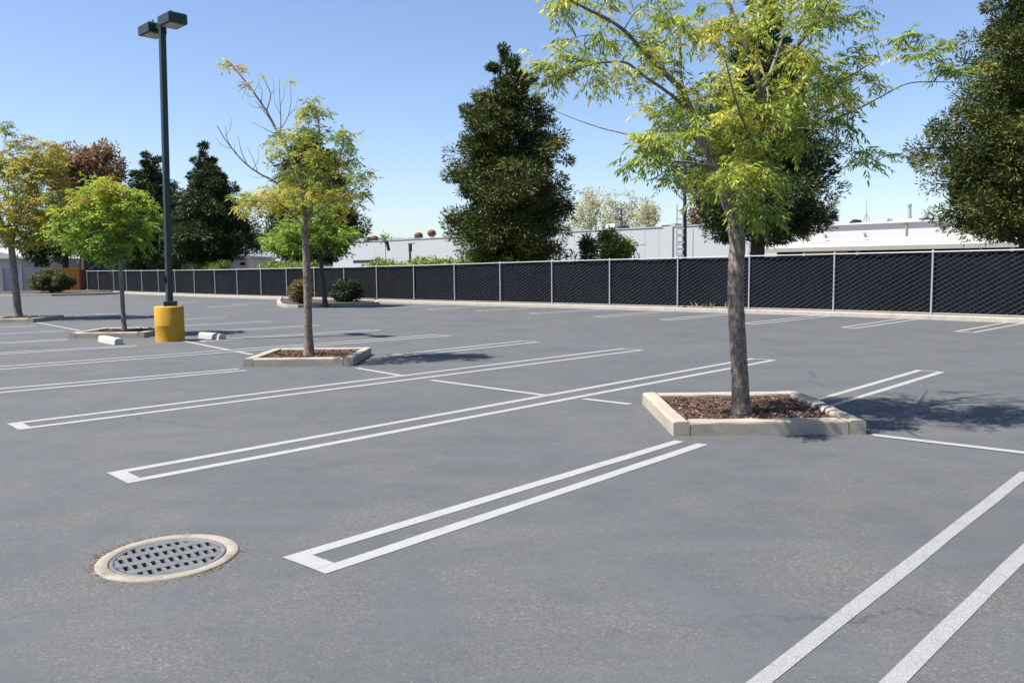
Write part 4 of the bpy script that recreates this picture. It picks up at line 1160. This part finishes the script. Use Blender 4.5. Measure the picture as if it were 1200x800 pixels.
# ------------------------------------------------------------------ left: wall, gate, buildings
def wall_run(name, label, cat, x0, x1, ytop0, ytop1, ybase0, ybase1, m, th=.2, caps=True, panels=0):
    A, B = G(x0, ybase0), G(x1, ybase1)
    t = thing(name, label, cat, tuple((A + B) / 2))
    za, zb = at(x0, ytop0, A[1])[2], at(x1, ytop1, B[1])[2]
    d = unit(B - A); nrm = np.array([-d[1], d[0], 0])
    mb = MB(); V = []
    for e, z in ((A, za), (B, zb)):
        for o in (0, th): V += [(e + nrm * o)[:2].tolist() + [-.05], (e + nrm * o)[:2].tolist() + [z]]
    mb.add(V, [(0, 4, 5, 1), (2, 3, 7, 6), (1, 5, 7, 3), (0, 1, 3, 2), (4, 6, 7, 5)])
    mb.build('panel', m, t)
    return t, A, B, za, zb, nrm, d
t, A, B, za, zb, nrm, d = wall_run('boundary_wall', 'grey concrete boundary wall behind the round bush', 'wall', -90, 62, 314.2, 314.8, 343.5, 341.4, M['block_wall'])
mb = MB(); mb.beam(A + nrm * .1 + np.array([0, 0, za + .03]), B + nrm * .1 + np.array([0, 0, zb + .03]), .26, .06); mb.build('coping', M['block_wall'], t)
for f in (.35, .61, .76):
    p = A + (B - A) * f; mb = MB(); mb.box((p[0], p[1] - .03, (za + .02) / 2), (.22, .12, za), math.atan2(d[1], d[0])); mb.build('pilaster', M['block_wall'], t)
t, A, B, za, zb, nrm, d = wall_run('wooden_gate', 'orange wooden gate between the grey wall and the fence', 'gate', 62.3, 95, 315, 315.2, 341.4, 340.9, M['orange_gate'], .06)
L = np.linalg.norm(B - A)
for k in range(1, 15):
    p = A + (B - A) * k / 15 - nrm * .012; mb = MB(); mb.box((p[0], p[1], za / 2 + .02), (.03, .024, za * .9), math.atan2(d[1], d[0])); mb.build('board_strip', M['orange_gate'], t)
mb = MB(); mb.beam(A - nrm * .02 + np.array([0, 0, za + .02]), B - nrm * .02 + np.array([0, 0, za + .02]), .10, .08); mb.build('top_rail', M['orange_gate'], t)
t, A, B, za, zb, nrm, d = wall_run('panel_fence', 'short red brown wooden panel joining the orange gate to the fence', 'fence panel', 95.4, 102, 315.6, 316.5, 340.9, 340.5, M['redwood_post'], .12)
for f in (.2, .5, .8):
    p = A + (B - A) * f - nrm * .012; mb = MB(); mb.box((p[0], p[1], za / 2), (.05, .02, za * .96), math.atan2(d[1], d[0])); mb.build('board_strip', M['redwood_post'], t)

def house(name, label, px0, px1, ytop, Y, depth, m, roofm, gable=0.0, wins=(), eave=.35, cat='building'):
    A, B = at(px0, 330, Y), at(px1, 330, Y)
    H_ = at((px0 + px1) / 2, ytop, Y)[2]
    t = thing(name, label, cat, ((A[0] + B[0]) / 2, Y, 0))
    mb = MB(); mb.prism([(A[0], Y), (B[0], Y), (B[0], Y + depth), (A[0], Y + depth)], -.05, H_); mb.build('wall', m, t)
    x0, x1 = A[0] - eave, B[0] + eave; mb = MB()
    if gable:
        xm = (x0 + x1) / 2
        V = []
        for y in (Y - eave, Y + depth + eave): V += [(x0, y, H_ + .004), (xm, y, H_ + gable), (x1, y, H_ + .004), (x0, y, H_ + .12), (xm, y, H_ + gable + .12), (x1, y, H_ + .12)]
        mb.add(V, [(0, 1, 4, 3), (1, 2, 5, 4), (9, 10, 7, 6), (10, 11, 8, 7), (3, 4, 10, 9), (4, 5, 11, 10), (6, 7, 1, 0), (7, 8, 2, 1), (0, 3, 9, 6), (2, 8, 11, 5), (0, 2, 1), (6, 7, 8)])
    else:
        mb.prism([(x0, Y - eave), (x1, Y - eave), (x1, Y + depth + eave), (x0, Y + depth + eave)], H_ + .003, H_ + .22)
    mb.build('roof', roofm, t)
    for (a, b, y0, y1) in wins:
        P, Q = at(a, y1, Y - .03), at(b, y0, Y - .03)
        mb = MB(); mb.box(((P[0] + Q[0]) / 2, Y - .02, (P[2] + Q[2]) / 2), (Q[0] - P[0], .05, Q[2] - P[2])); wf = mb.build('window', M['white'], t)
        mb = MB(); mb.box(((P[0] + Q[0]) / 2, Y - .05, (P[2] + Q[2]) / 2), ((Q[0] - P[0]) * .86, .03, (Q[2] - P[2]) * .86)); mb.build('pane', M['glass'], wf)
    return t
house('low_building', 'pale building with a white roof behind the grey wall at the left edge', -70, 27, 303.5, 76, 12, M['wall_grey'], M['white'], 1.0, [(-30, -20, 306, 312)])
house('dark_blue_building', 'dark blue building behind the orange gate under the trees', 100, 172, 294, 86, 10, M['navy'], M['navy'], 0, [(140, 146, 300, 306)])
house('pale_house', 'low pale pink building behind the conifer trunk', 214, 292, 303, 84, 9, M['pink_wall'], M['fascia'], 0, [(222, 227, 305, 310), (258, 261, 306, 313), (268, 274, 304, 308), (281, 288, 307, 311)], .3)
house('gable_house', 'tall narrow pale building part beside the conifer trunk', 237, 248, 291, 80, 4, M['pink_wall'], M['wall_blue'], .5, [(239, 246, 294, 297)], .2)
house('white_shed', 'white low building behind the trunk of the yellowing tree', 330, 372, 294, 92, 8, M['white'], M['fascia'], 0, [(346, 349, 300, 306)], .2)

# parked car over the fence
def car(px0, px1, yroof, Y):
    A, B = at(px0, 330, Y), at(px1, 330, Y); L = B[0] - A[0]; x0 = A[0]
    zr = at((px0 + px1) / 2, yroof, Y)[2]; s = zr / 1.5
    t = thing('parked_car', 'dark teal parked car whose roof shows over the fence', 'car', ((A[0] + B[0]) / 2, Y, 0))
    prof = [(0, .35), (.01, .75), (.06, .85), (.24, .92), (.36, 1.42), (.5, 1.5), (.72, 1.46), (.86, 1.02), (.97, .95), (1, .6), (.99, .3), (.9, .22), (.1, .22)]
    W_ = 1.75; V = []; k = len(prof)
    for y, wz in ((Y, 1), (Y + W_, 1)):
        for f, z in prof:
            inn = .18 * max(0, z - .95) / .5
            V.append((x0 + L * f, y + (inn if y == Y else -inn), z * s))
    mb = MB(); mb.add(V, [tuple(range(k)), tuple(range(k, 2 * k))[::-1]] + [(j, k + j, k + (j + 1) % k, (j + 1) % k) for j in range(k)])
    mb.build('body', M['teal'], t, .04)
    for (fa, fb) in ((.30, .52), (.54, .74)):
        mb = MB(); mb.add([(x0 + L * fa, Y + .02, .98 * s), (x0 + L * fb, Y + .02, .98 * s), (x0 + L * (fb - .02), Y + .13, 1.38 * s), (x0 + L * (fa + .07), Y + .13, 1.38 * s)], [(0, 1, 2, 3)])
        mb.v = [(a, b - .012, c_) for a, b, c_ in mb.v]
        n_ = len(mb.v); mb.add([(a, b + .01, c_) for a, b, c_ in mb.v], [(3, 2, 1, 0)])
        mb.build('window', M['glass'], t)
    for f in (.18, .80):
        for y in (Y - .01, Y + W_ - .19):
            c_ = np.array([x0 + L * f, y, .32]); mb = MB(); mb.cyl(c_, c_ + np.array([0, .2, 0]), .32, .32, 20); wh = mb.build('wheel', M['tyre'], t)
            mb = MB(); mb.cyl(c_ - np.array([0, .01, 0]), c_ + np.array([0, .21, 0]), .19, .19, 16); mb.build('rim', M['galv'], wh)
car(300, 342, 305.6, 62)

# ------------------------------------------------------------------ long grey building
AG = 64.0
def zat(px, py, A): return at_a(px, py, A)[2]
HG = zat(768, 267.0, AG)
pL = at_a(322, 290, AG); pR = at_a(940, 265, AG)
bL, bR = pL @ BV, pR @ BV
gb_ = thing('warehouse', 'long pale grey flat roofed warehouse behind the fence', 'building', tuple(ab(AG, (bL + bR) / 2)))
mb = MB(); mb.prism([tuple(ab(AG, bL)[:2]), tuple(ab(AG, bR)[:2]), tuple(ab(AG + 24, bR)[:2]), tuple(ab(AG + 24, bL)[:2])], -.05, HG)
mb.build('wall', M['wall_blue'], gb_)
mb = MB(); mb.beam(ab(AG + .1, bL, HG + .05), ab(AG + .1, bR, HG + .05), .34, .10)
mb.build('parapet', M['fascia'], gb_)
def on_wall(x0, x1, y0, y1, name, m, proud=.04, parent=gb_):
    P, Q = at_a(x0, y1, AG), at_a(x1, y0, AG)
    mb = MB(); c_ = (P + Q) / 2 - AV * proud / 2
    p0, p1 = c_ + BV * ((P - Q) @ BV) / 2, c_ - BV * ((P - Q) @ BV) / 2
    mb.beam(p0, p1, proud, abs(Q[2] - P[2])); return mb.build(name, m, parent)
w_ = on_wall(546, 586, 292.4, 303, 'loading_door', M['dark'])
on_wall(566, 585, 298, 303.4, 'shutter', M['door_grey'], .09, w_)
on_wall(414, 438, 304.4, 308, 'window', M['dark'])
on_wall(370, 390, 306, 312, 'window', M['dark'])
for x in (542, 783, 812): on_wall(x - .5, x + .5, 268 if x > 700 else 280, 312, 'wall_joint', M['door_grey'], .03)
for k in range(9): on_wall(640 + 16.5 * k - .25, 640 + 16.5 * k + .25, 268, 312, 'wall_joint', M['wall_grey'], .02)
on_wall(731, 757, 286.6, 287.4, 'wall_joint', M['door_grey'], .03)
on_wall(778, 789, 266, 312, 'pilaster', M['wall_grey'], .14)
def fan(px, py, r, base_h):
    c_ = at_a(px, py, AG + 6); R_ = r * np.linalg.norm(c_[:2]) / F
    mb = MB(); mb.cyl((c_[0], c_[1], HG - .1), (c_[0], c_[1], c_[2] - R_ * .75), R_ * .75, R_ * .6, 14); bs = None
    f_ = MB(); f_.lathe(tuple(c_), [(.02, -R_ * .8), (R_ * .75, -R_ * .8), (R_ * 1.0, -R_ * .35), (R_ * 1.05, .1 * R_), (R_ * .8, R_ * .6), (R_ * .3, R_ * .8), (.01, R_ * .82)], 20)
    for k in range(12):
        a = 2 * pi * k / 12; f_.box((c_[0] + R_ * 1.02 * cos(a), c_[1] + R_ * 1.02 * sin(a), c_[2] - .1 * R_), (.06, .05, R_ * .8), a)
    o = f_.build('roof_fan', M['fan_red'], gb_); mb.build('fan_base', M['white'], o)
fan(490.6, 276, 4.6, 1); fan(506, 273, 4.6, 1); fan(439, 279.6, 4.2, 1); fan(431, 282, 3.6, 1)
def roof_box(px0, px1, py0, py1, m, name='roof_unit', A=AG + 3, parent=gb_, dep=1.2, taper=1.0):
    P, Q = at_a(px0, py1, A), at_a(px1, py0, A)
    c_ = (P + Q) / 2 + AV * dep / 2; mb = MB()
    mb.box(tuple(c_), (abs((P - Q) @ BV), dep, abs(Q[2] - P[2])), math.atan2(-BV[1], -BV[0]), taper); return mb.build(name, m, parent, .02)
roof_box(708, 721, 262, 267.5, M['white'], taper=.75); roof_box(724, 730, 264.5, 267.5, M['dark']); roof_box(750, 757, 263.6, 267, M['door_grey']); roof_box(775, 784, 263.5, 266.5, M['dark']); roof_box(785, 791, 261.5, 266.5, M['fascia']); roof_box(646, 653, 269, 273, M['fascia']); roof_box(518, 521, 276.5, 279.5, M['door_grey']); roof_box(478, 486, 278, 282, M['door_grey'])
mb = MB(); q = at_a(536, 272, AG + 2); mb.cyl((q[0], q[1], HG), tuple(q), .14, .14, 10); mb.build('vent_pipe', M['white'], gb_)
mb = MB(); q = at_a(520, 270, AG + 2); mb.cyl((q[0], q[1], HG), tuple(q), .03, .03, 6); mb.build('vent_pipe', M['galv'], gb_)

# ------------------------------------------------------------------ white flat roofed building on the right
AW = 38.0
zE0 = zat(1000, 293.8, AW); zE1 = zat(1000, 288.6, AW)
bl = at_a(878, 292, AW) @ BV; br_ = at_a(1330, 288, AW) @ BV
wb = thing('white_workshop', 'white low workshop with an open front and cluttered roof, right of the nearest tree', 'building', tuple(ab(AW, (bl + br_) / 2)))
mb = MB(); mb.beam(ab(AW, bl, (zE0 + zE1) / 2), ab(AW, br_, (zE0 + zE1) / 2), .25, zE1 - zE0); mb.build('fascia', M['fascia'], wb, .01)
b2_ = at_a(938, 270, AW + 8) @ BV
ztop = zat(1000, 263.4, AW + 8)
mb = MB()                                           # sloping metal roof from the fascia to the parapet
def strip(a0, z0, a1, z1, b0, b1, m, name, th=.08):
    mb = MB(); P = [ab(a0, b0, z0), ab(a0, b1, z0), ab(a1, b1, z1), ab(a1, b0, z1)]
    V = P + [p - np.array([0, 0, th]) for p in P]
    mb.add(V, [(0, 1, 2, 3), (7, 6, 5, 4), (0, 4, 5, 1), (1, 5, 6, 2), (2, 6, 7, 3), (3, 7, 4, 0)]); return mb.build(name, m, wb)
zs = zat(1000, 281.5, AW + 5)
strip(AW + .13, zE1 - .01, AW + 5, zs, bl, br_, M['white'], 'roof')
mb = MB(); mb.prism([tuple(ab(AW + 5, b2_)[:2]), tuple(ab(AW + 5, br_)[:2]), tuple(ab(AW + 14, br_)[:2]), tuple(ab(AW + 14, b2_)[:2])], 0, 0)
zt5 = zat(1000, 263.4, AW + 5)
mb = MB(); mb.prism([tuple(ab(AW + 5.01, b2_)[:2]), tuple(ab(AW + 5.01, br_)[:2]), tuple(ab(AW + 16, br_)[:2]), tuple(ab(AW + 16, b2_)[:2])], zs - .6, zt5)
up_ = mb.build('upper_wall', M['white'], wb)
mb = MB(); mb.beam(ab(AW + 5, b2_, zt5 + .04), ab(AW + 5, br_, zt5 + .04), .3, .08); mb.build('coping', M['white'], up_)
for x in (1062, 1137): 
    q = at_a(x, 270, AW + 5); mb = MB(); mb.beam(q * np.array([1, 1, 0]) - AV * .03 + np.array([0, 0, zs]), q * np.array([1, 1, 0]) - AV * .03 + np.array([0, 0, zt5 - .02]), .08, .06, up=BV); mb.build('seam', M['fascia'], up_)
# lower step on the slope, conduits and pipes
mb = MB(); mb.beam(at_a(945, 285.5, AW + 3.2), at_a(1200, 279.5, AW + 3.2), .1, .09); mb.build('roof_conduit', M['fascia'], wb)
mb = MB(); mb.beam(at_a(950, 281, AW + 4.6), at_a(1215, 274.5, AW + 4.6), .12, .12); mb.build('roof_conduit', M['white'], wb)
for x, y0, y1 in ((968, 276, 283), (1014, 274, 281), (944, 272, 277)):
    q0, q1 = at_a(x, y1, AW + 4.9), at_a(x, y0, AW + 4.9); mb = MB(); mb.cyl(q0, q1, .05, .05, 8); mb.cyl(q1 - AV * .2, q1, .06, .06, 8); mb.build('roof_pipe', M['galv'], wb)
# open front: back wall, posts, plywood and dark bay
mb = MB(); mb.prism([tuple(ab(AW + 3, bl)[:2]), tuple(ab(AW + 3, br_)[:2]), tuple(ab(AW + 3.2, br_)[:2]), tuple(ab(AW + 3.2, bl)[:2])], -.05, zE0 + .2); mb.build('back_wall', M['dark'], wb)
for x in (942.5, 1005, 1186, 880): 
    q = at_a(x, 300, AW); mb = MB(); mb.box((q[0], q[1], zE0 / 2), (.13, .13, zE0 - .01), TG); mb.build('post', M['white'], wb)
P, Q = at_a(945, 300, AW + .05), at_a(993, 300, AW + .05)
mb = MB(); mb.prism([tuple(P[:2]), tuple(Q[:2]), tuple((Q + AV * .04)[:2]), tuple((P + AV * .04)[:2])], 0, zE0 - .01); mb.build('plywood_panel', M['plywood'], wb)
P, Q = at_a(1190, 300, AW + .05), at_a(1290, 300, AW + .05)
mb = MB(); mb.prism([tuple(P[:2]), tuple(Q[:2]), tuple((Q + AV * .04)[:2]), tuple((P + AV * .04)[:2])], 0, zE0 - .08); mb.build('red_panel', M['redwood_post'], wb)
# roof clutter
AR = AW + 9
def wbox(a, b, c_, d_, m, n='roof_unit', dep=1.0, tp_=1.0): return roof_box(a, b, c_, d_, m, n, AR, wb, dep, tp_)
wbox(1045, 1086, 255.5, 263, M['white']); wbox(1086.5, 1095, 255.8, 260, M['dark']); wbox(1030, 1040, 256, 264, M['white']); wbox(1041, 1047, 257.5, 262, M['door_grey']); wbox(1000, 1026, 260, 265, M['fascia']); wbox(975, 996, 259, 265.5, M['wall_blue']); wbox(960, 974, 252, 266, M['white'], 'air_handler', 1.2, .8); wbox(998, 1002, 257, 263, M['dark'])
q0, q1 = at_a(1066, 256, AR + .5), at_a(1066, 241, AR + .5); mb = MB(); mb.cyl(q0, q1, .09 * 1.1, .08, 12); mb.cyl(q1 - np.array([0, 0, .02]), q1 + np.array([0, 0, .08]), .12, .12, 12); mb.build('chimney', M['galv'], wb)
q0, q1 = at_a(972, 255, AR + .5), at_a(972.5, 239, AR + .5); mb = MB(); mb.cyl(q0, q1, .09, .09, 10); mb.cyl(q1, q1 + np.array([0, 0, .16]), .13, .13, 10); mb.build('vent_pipe', M['galv'], wb)
mb = MB(); q0 = at_a(958, 268, AR)
for x in (957, 967):
    a_, b_ = at_a(x, 266, AR), at_a(x, 250, AR); mb.cyl(a_, b_, .03, .03, 6)
mb.beam(at_a(957, 250, AR), at_a(967, 250, AR), .05, .05); mb.build('pipe_frame', M['galv'], wb)
mb = MB(); q0, q1 = at_a(1015.5, 262, AR + 1), at_a(1015.5, 232, AR + 1); mb.cyl(q0, q1, .025, .012, 6)
for dx in (-4, 4): mb.cyl(at_a(1015.5 + dx, 260, AR + 1), at_a(1015.5, 250, AR + 1), .022, .022, 5)
mb.build('antenna', M['galv'], wb)
mb = MB(); mb.lathe(tuple(at_a(1081, 253.5, AR)), [(.2, -.1), (.2, .06), (.12, .12), (.01, .14)], 12); mb.build('roof_vent', M['white'], wb)

# grey wall piece left of the workshop
YP = at_a(905, 290, AW + 8)
t = thing('annex_building', 'pale flat walled block between the nearest trunk and the white workshop', 'building', tuple(ab(AW + 8, YP @ BV)))
P, Q = at_a(879, 268, AW + 8), at_a(936, 268, AW + 8); mb = MB()
mb.prism([tuple(P[:2]), tuple(Q[:2]), tuple((Q + AV * 5)[:2]), tuple((P + AV * 5)[:2])], -.05, P[2]); mb.build('wall', M['wall_blue'], t)
for x in (879, 934.5):
    q = at_a(x, 290, AW + 7.9); mb = MB(); mb.cyl((q[0], q[1], 0), (q[0], q[1], P[2] - .05), .09, .09, 8); mb.build('downpipe', M['door_grey'], t)

# ------------------------------------------------------------------ poles beyond the fence
Yq = float(G(803, fence_y(803), KZ)[1]) + .9
t = thing('utility_pole', 'dark metal pole with a caged ladder just behind the fence', 'pole', tuple(col_base(803, Yq)))
b_ = col_base(803, Yq); tp_ = at(802.5, 150, Yq)
mb = MB(); mb.cyl(b_, tp_, .075, .055, 10); mb.build('pole', M['green_metal'], t)
mb = MB()
l0, l1 = at(793, 300, Yq - .1), at(800, 300, Yq - .1); ztl = at(796, 240, Yq)[2]
for l in (l0, l1): mb.beam((l[0], l[1], .3), (l[0], l[1], ztl), .03, .03, up=(0, 1, 0))
z = .5
while z < ztl: mb.beam((l0[0], l0[1], z), (l1[0], l1[1], z), .025, .025); z += .3
mb.build('ladder', M['galv'], t)
z0_, z1_ = at(796, 300, Yq)[2], at(796, 264, Yq)[2]; z = z0_
while z < z1_:
    mb = MB(); mb.beam((l0[0] - .02, l0[1] - .08, z), (l1[0] + .02, l1[1] - .08, z), .05, .07); z += .24; mb.build('tread', M['white'], t)
def thin_pole(name, label, px, ytop, Y, r, m, cat='pole'):
    b_ = col_base(px, Y); t = thing(name, label, cat, tuple(b_)); z = at(px, ytop, Y)[2]
    mb = MB(); mb.cyl(b_, (b_[0], b_[1], z), r, r * .8, 8); mb.build('pole', m, t); return t, b_, z
t, b_, z = thin_pole('street_pole', 'thin grey pole beside the lamp post, behind the fence', 188.5, 262, 68, .07, M['galv'])
mb = MB(); mb.lathe((b_[0], b_[1], z), [(.08, 0), (.08, .05), (.01, .1)], 8); mb.build('cap', M['galv'], t)
t, b_, z = thin_pole('street_lamp', 'small dark street lamp before the warehouse', 481, 287, 60, .09, M['dark'], 'street lamp')
mb = MB(); mb.beam((b_[0] - .05, b_[1], z - .2), (b_[0] + .12, b_[1] - .1, z - .2), .2, .55); mb.build('lamp_head', M['dark'], t, .02)
mb = MB(); mb.beam((b_[0] - .15, b_[1], z + .12), (b_[0] + .38, b_[1] - .1, z + .12), .16, .1); mb.build('arm', M['galv'], t, .02)
t, b_, z = thin_pole('banner_pole', 'slim pole with a dark banner before the warehouse', 452.5, 279, 60, .035, M['galv'], 'banner')
mb = MB(); q = at(450, 278, 60); V = [at(451.5, 283, 60), at(455, 282, 60), at(457.5, 293.5, 60), at(454, 294, 60)]
V += [v + np.array([0, .03, 0]) for v in V]
mb.add(V, [(0, 1, 2, 3), (7, 6, 5, 4), (0, 4, 5, 1), (1, 5, 6, 2), (2, 6, 7, 3), (3, 7, 4, 0)]); mb.build('banner', M['banner'], t)
P = np.array([at(451, 279.5, 60)] * 60) + RNG.normal(0, .12, (60, 3)); cards(P, RNG.normal(0, 1, (60, 3)), RNG.normal(0, 1, (60, 3)), .35, .08, RNG.random(60) * .5, 'leaf_tuft', M['leaf_hedge'], t)

# weeds at the foot of the fence
def tuft(px, label, n=40):
    p = G(px, fence_y(px), KZ) - AV * .05
    P = np.tile(p, (n, 1)) + BV * RNG.normal(0, .22, (n, 1)); D = RNG.normal(0, .5, (n, 3)); D[:, 2] = 1
    o = cards(P, D, RNG.normal(0, 1, (n, 3)), RNG.uniform(.12, .32, n), .04, RNG.random(n), 'weeds', M['grass'], None)
    o['kind'] = 'stuff'; tag(o, label, 'weeds')
tuft(826, 'green weeds at the foot of the fence left of the nearest trunk', 18)

# ------------------------------------------------------------------ far hills
mb = MB(); YH = 3600.; K = 60; V = []
for i in range(K + 1):
    px = -500 + 2200 * i / K
    y = 279.5 + 2.5 * sin(px / 90.) + 1.8 * sin(px / 37. + 1) + max(0, (px - 500) / 60.)
    pt = at(px, min(y, 306), YH)
    V += [(pt[0], YH - 900, -5), (pt[0], YH, max(20, pt[2])), (pt[0], YH + 1200, -5)]
mb.add(V, [(3 * i + j, 3 * i + 3 + j, 3 * i + 4 + j, 3 * i + 1 + j) for i in range(K) for j in range(2)], True)
struct(mb.build('hills', M['hill']))
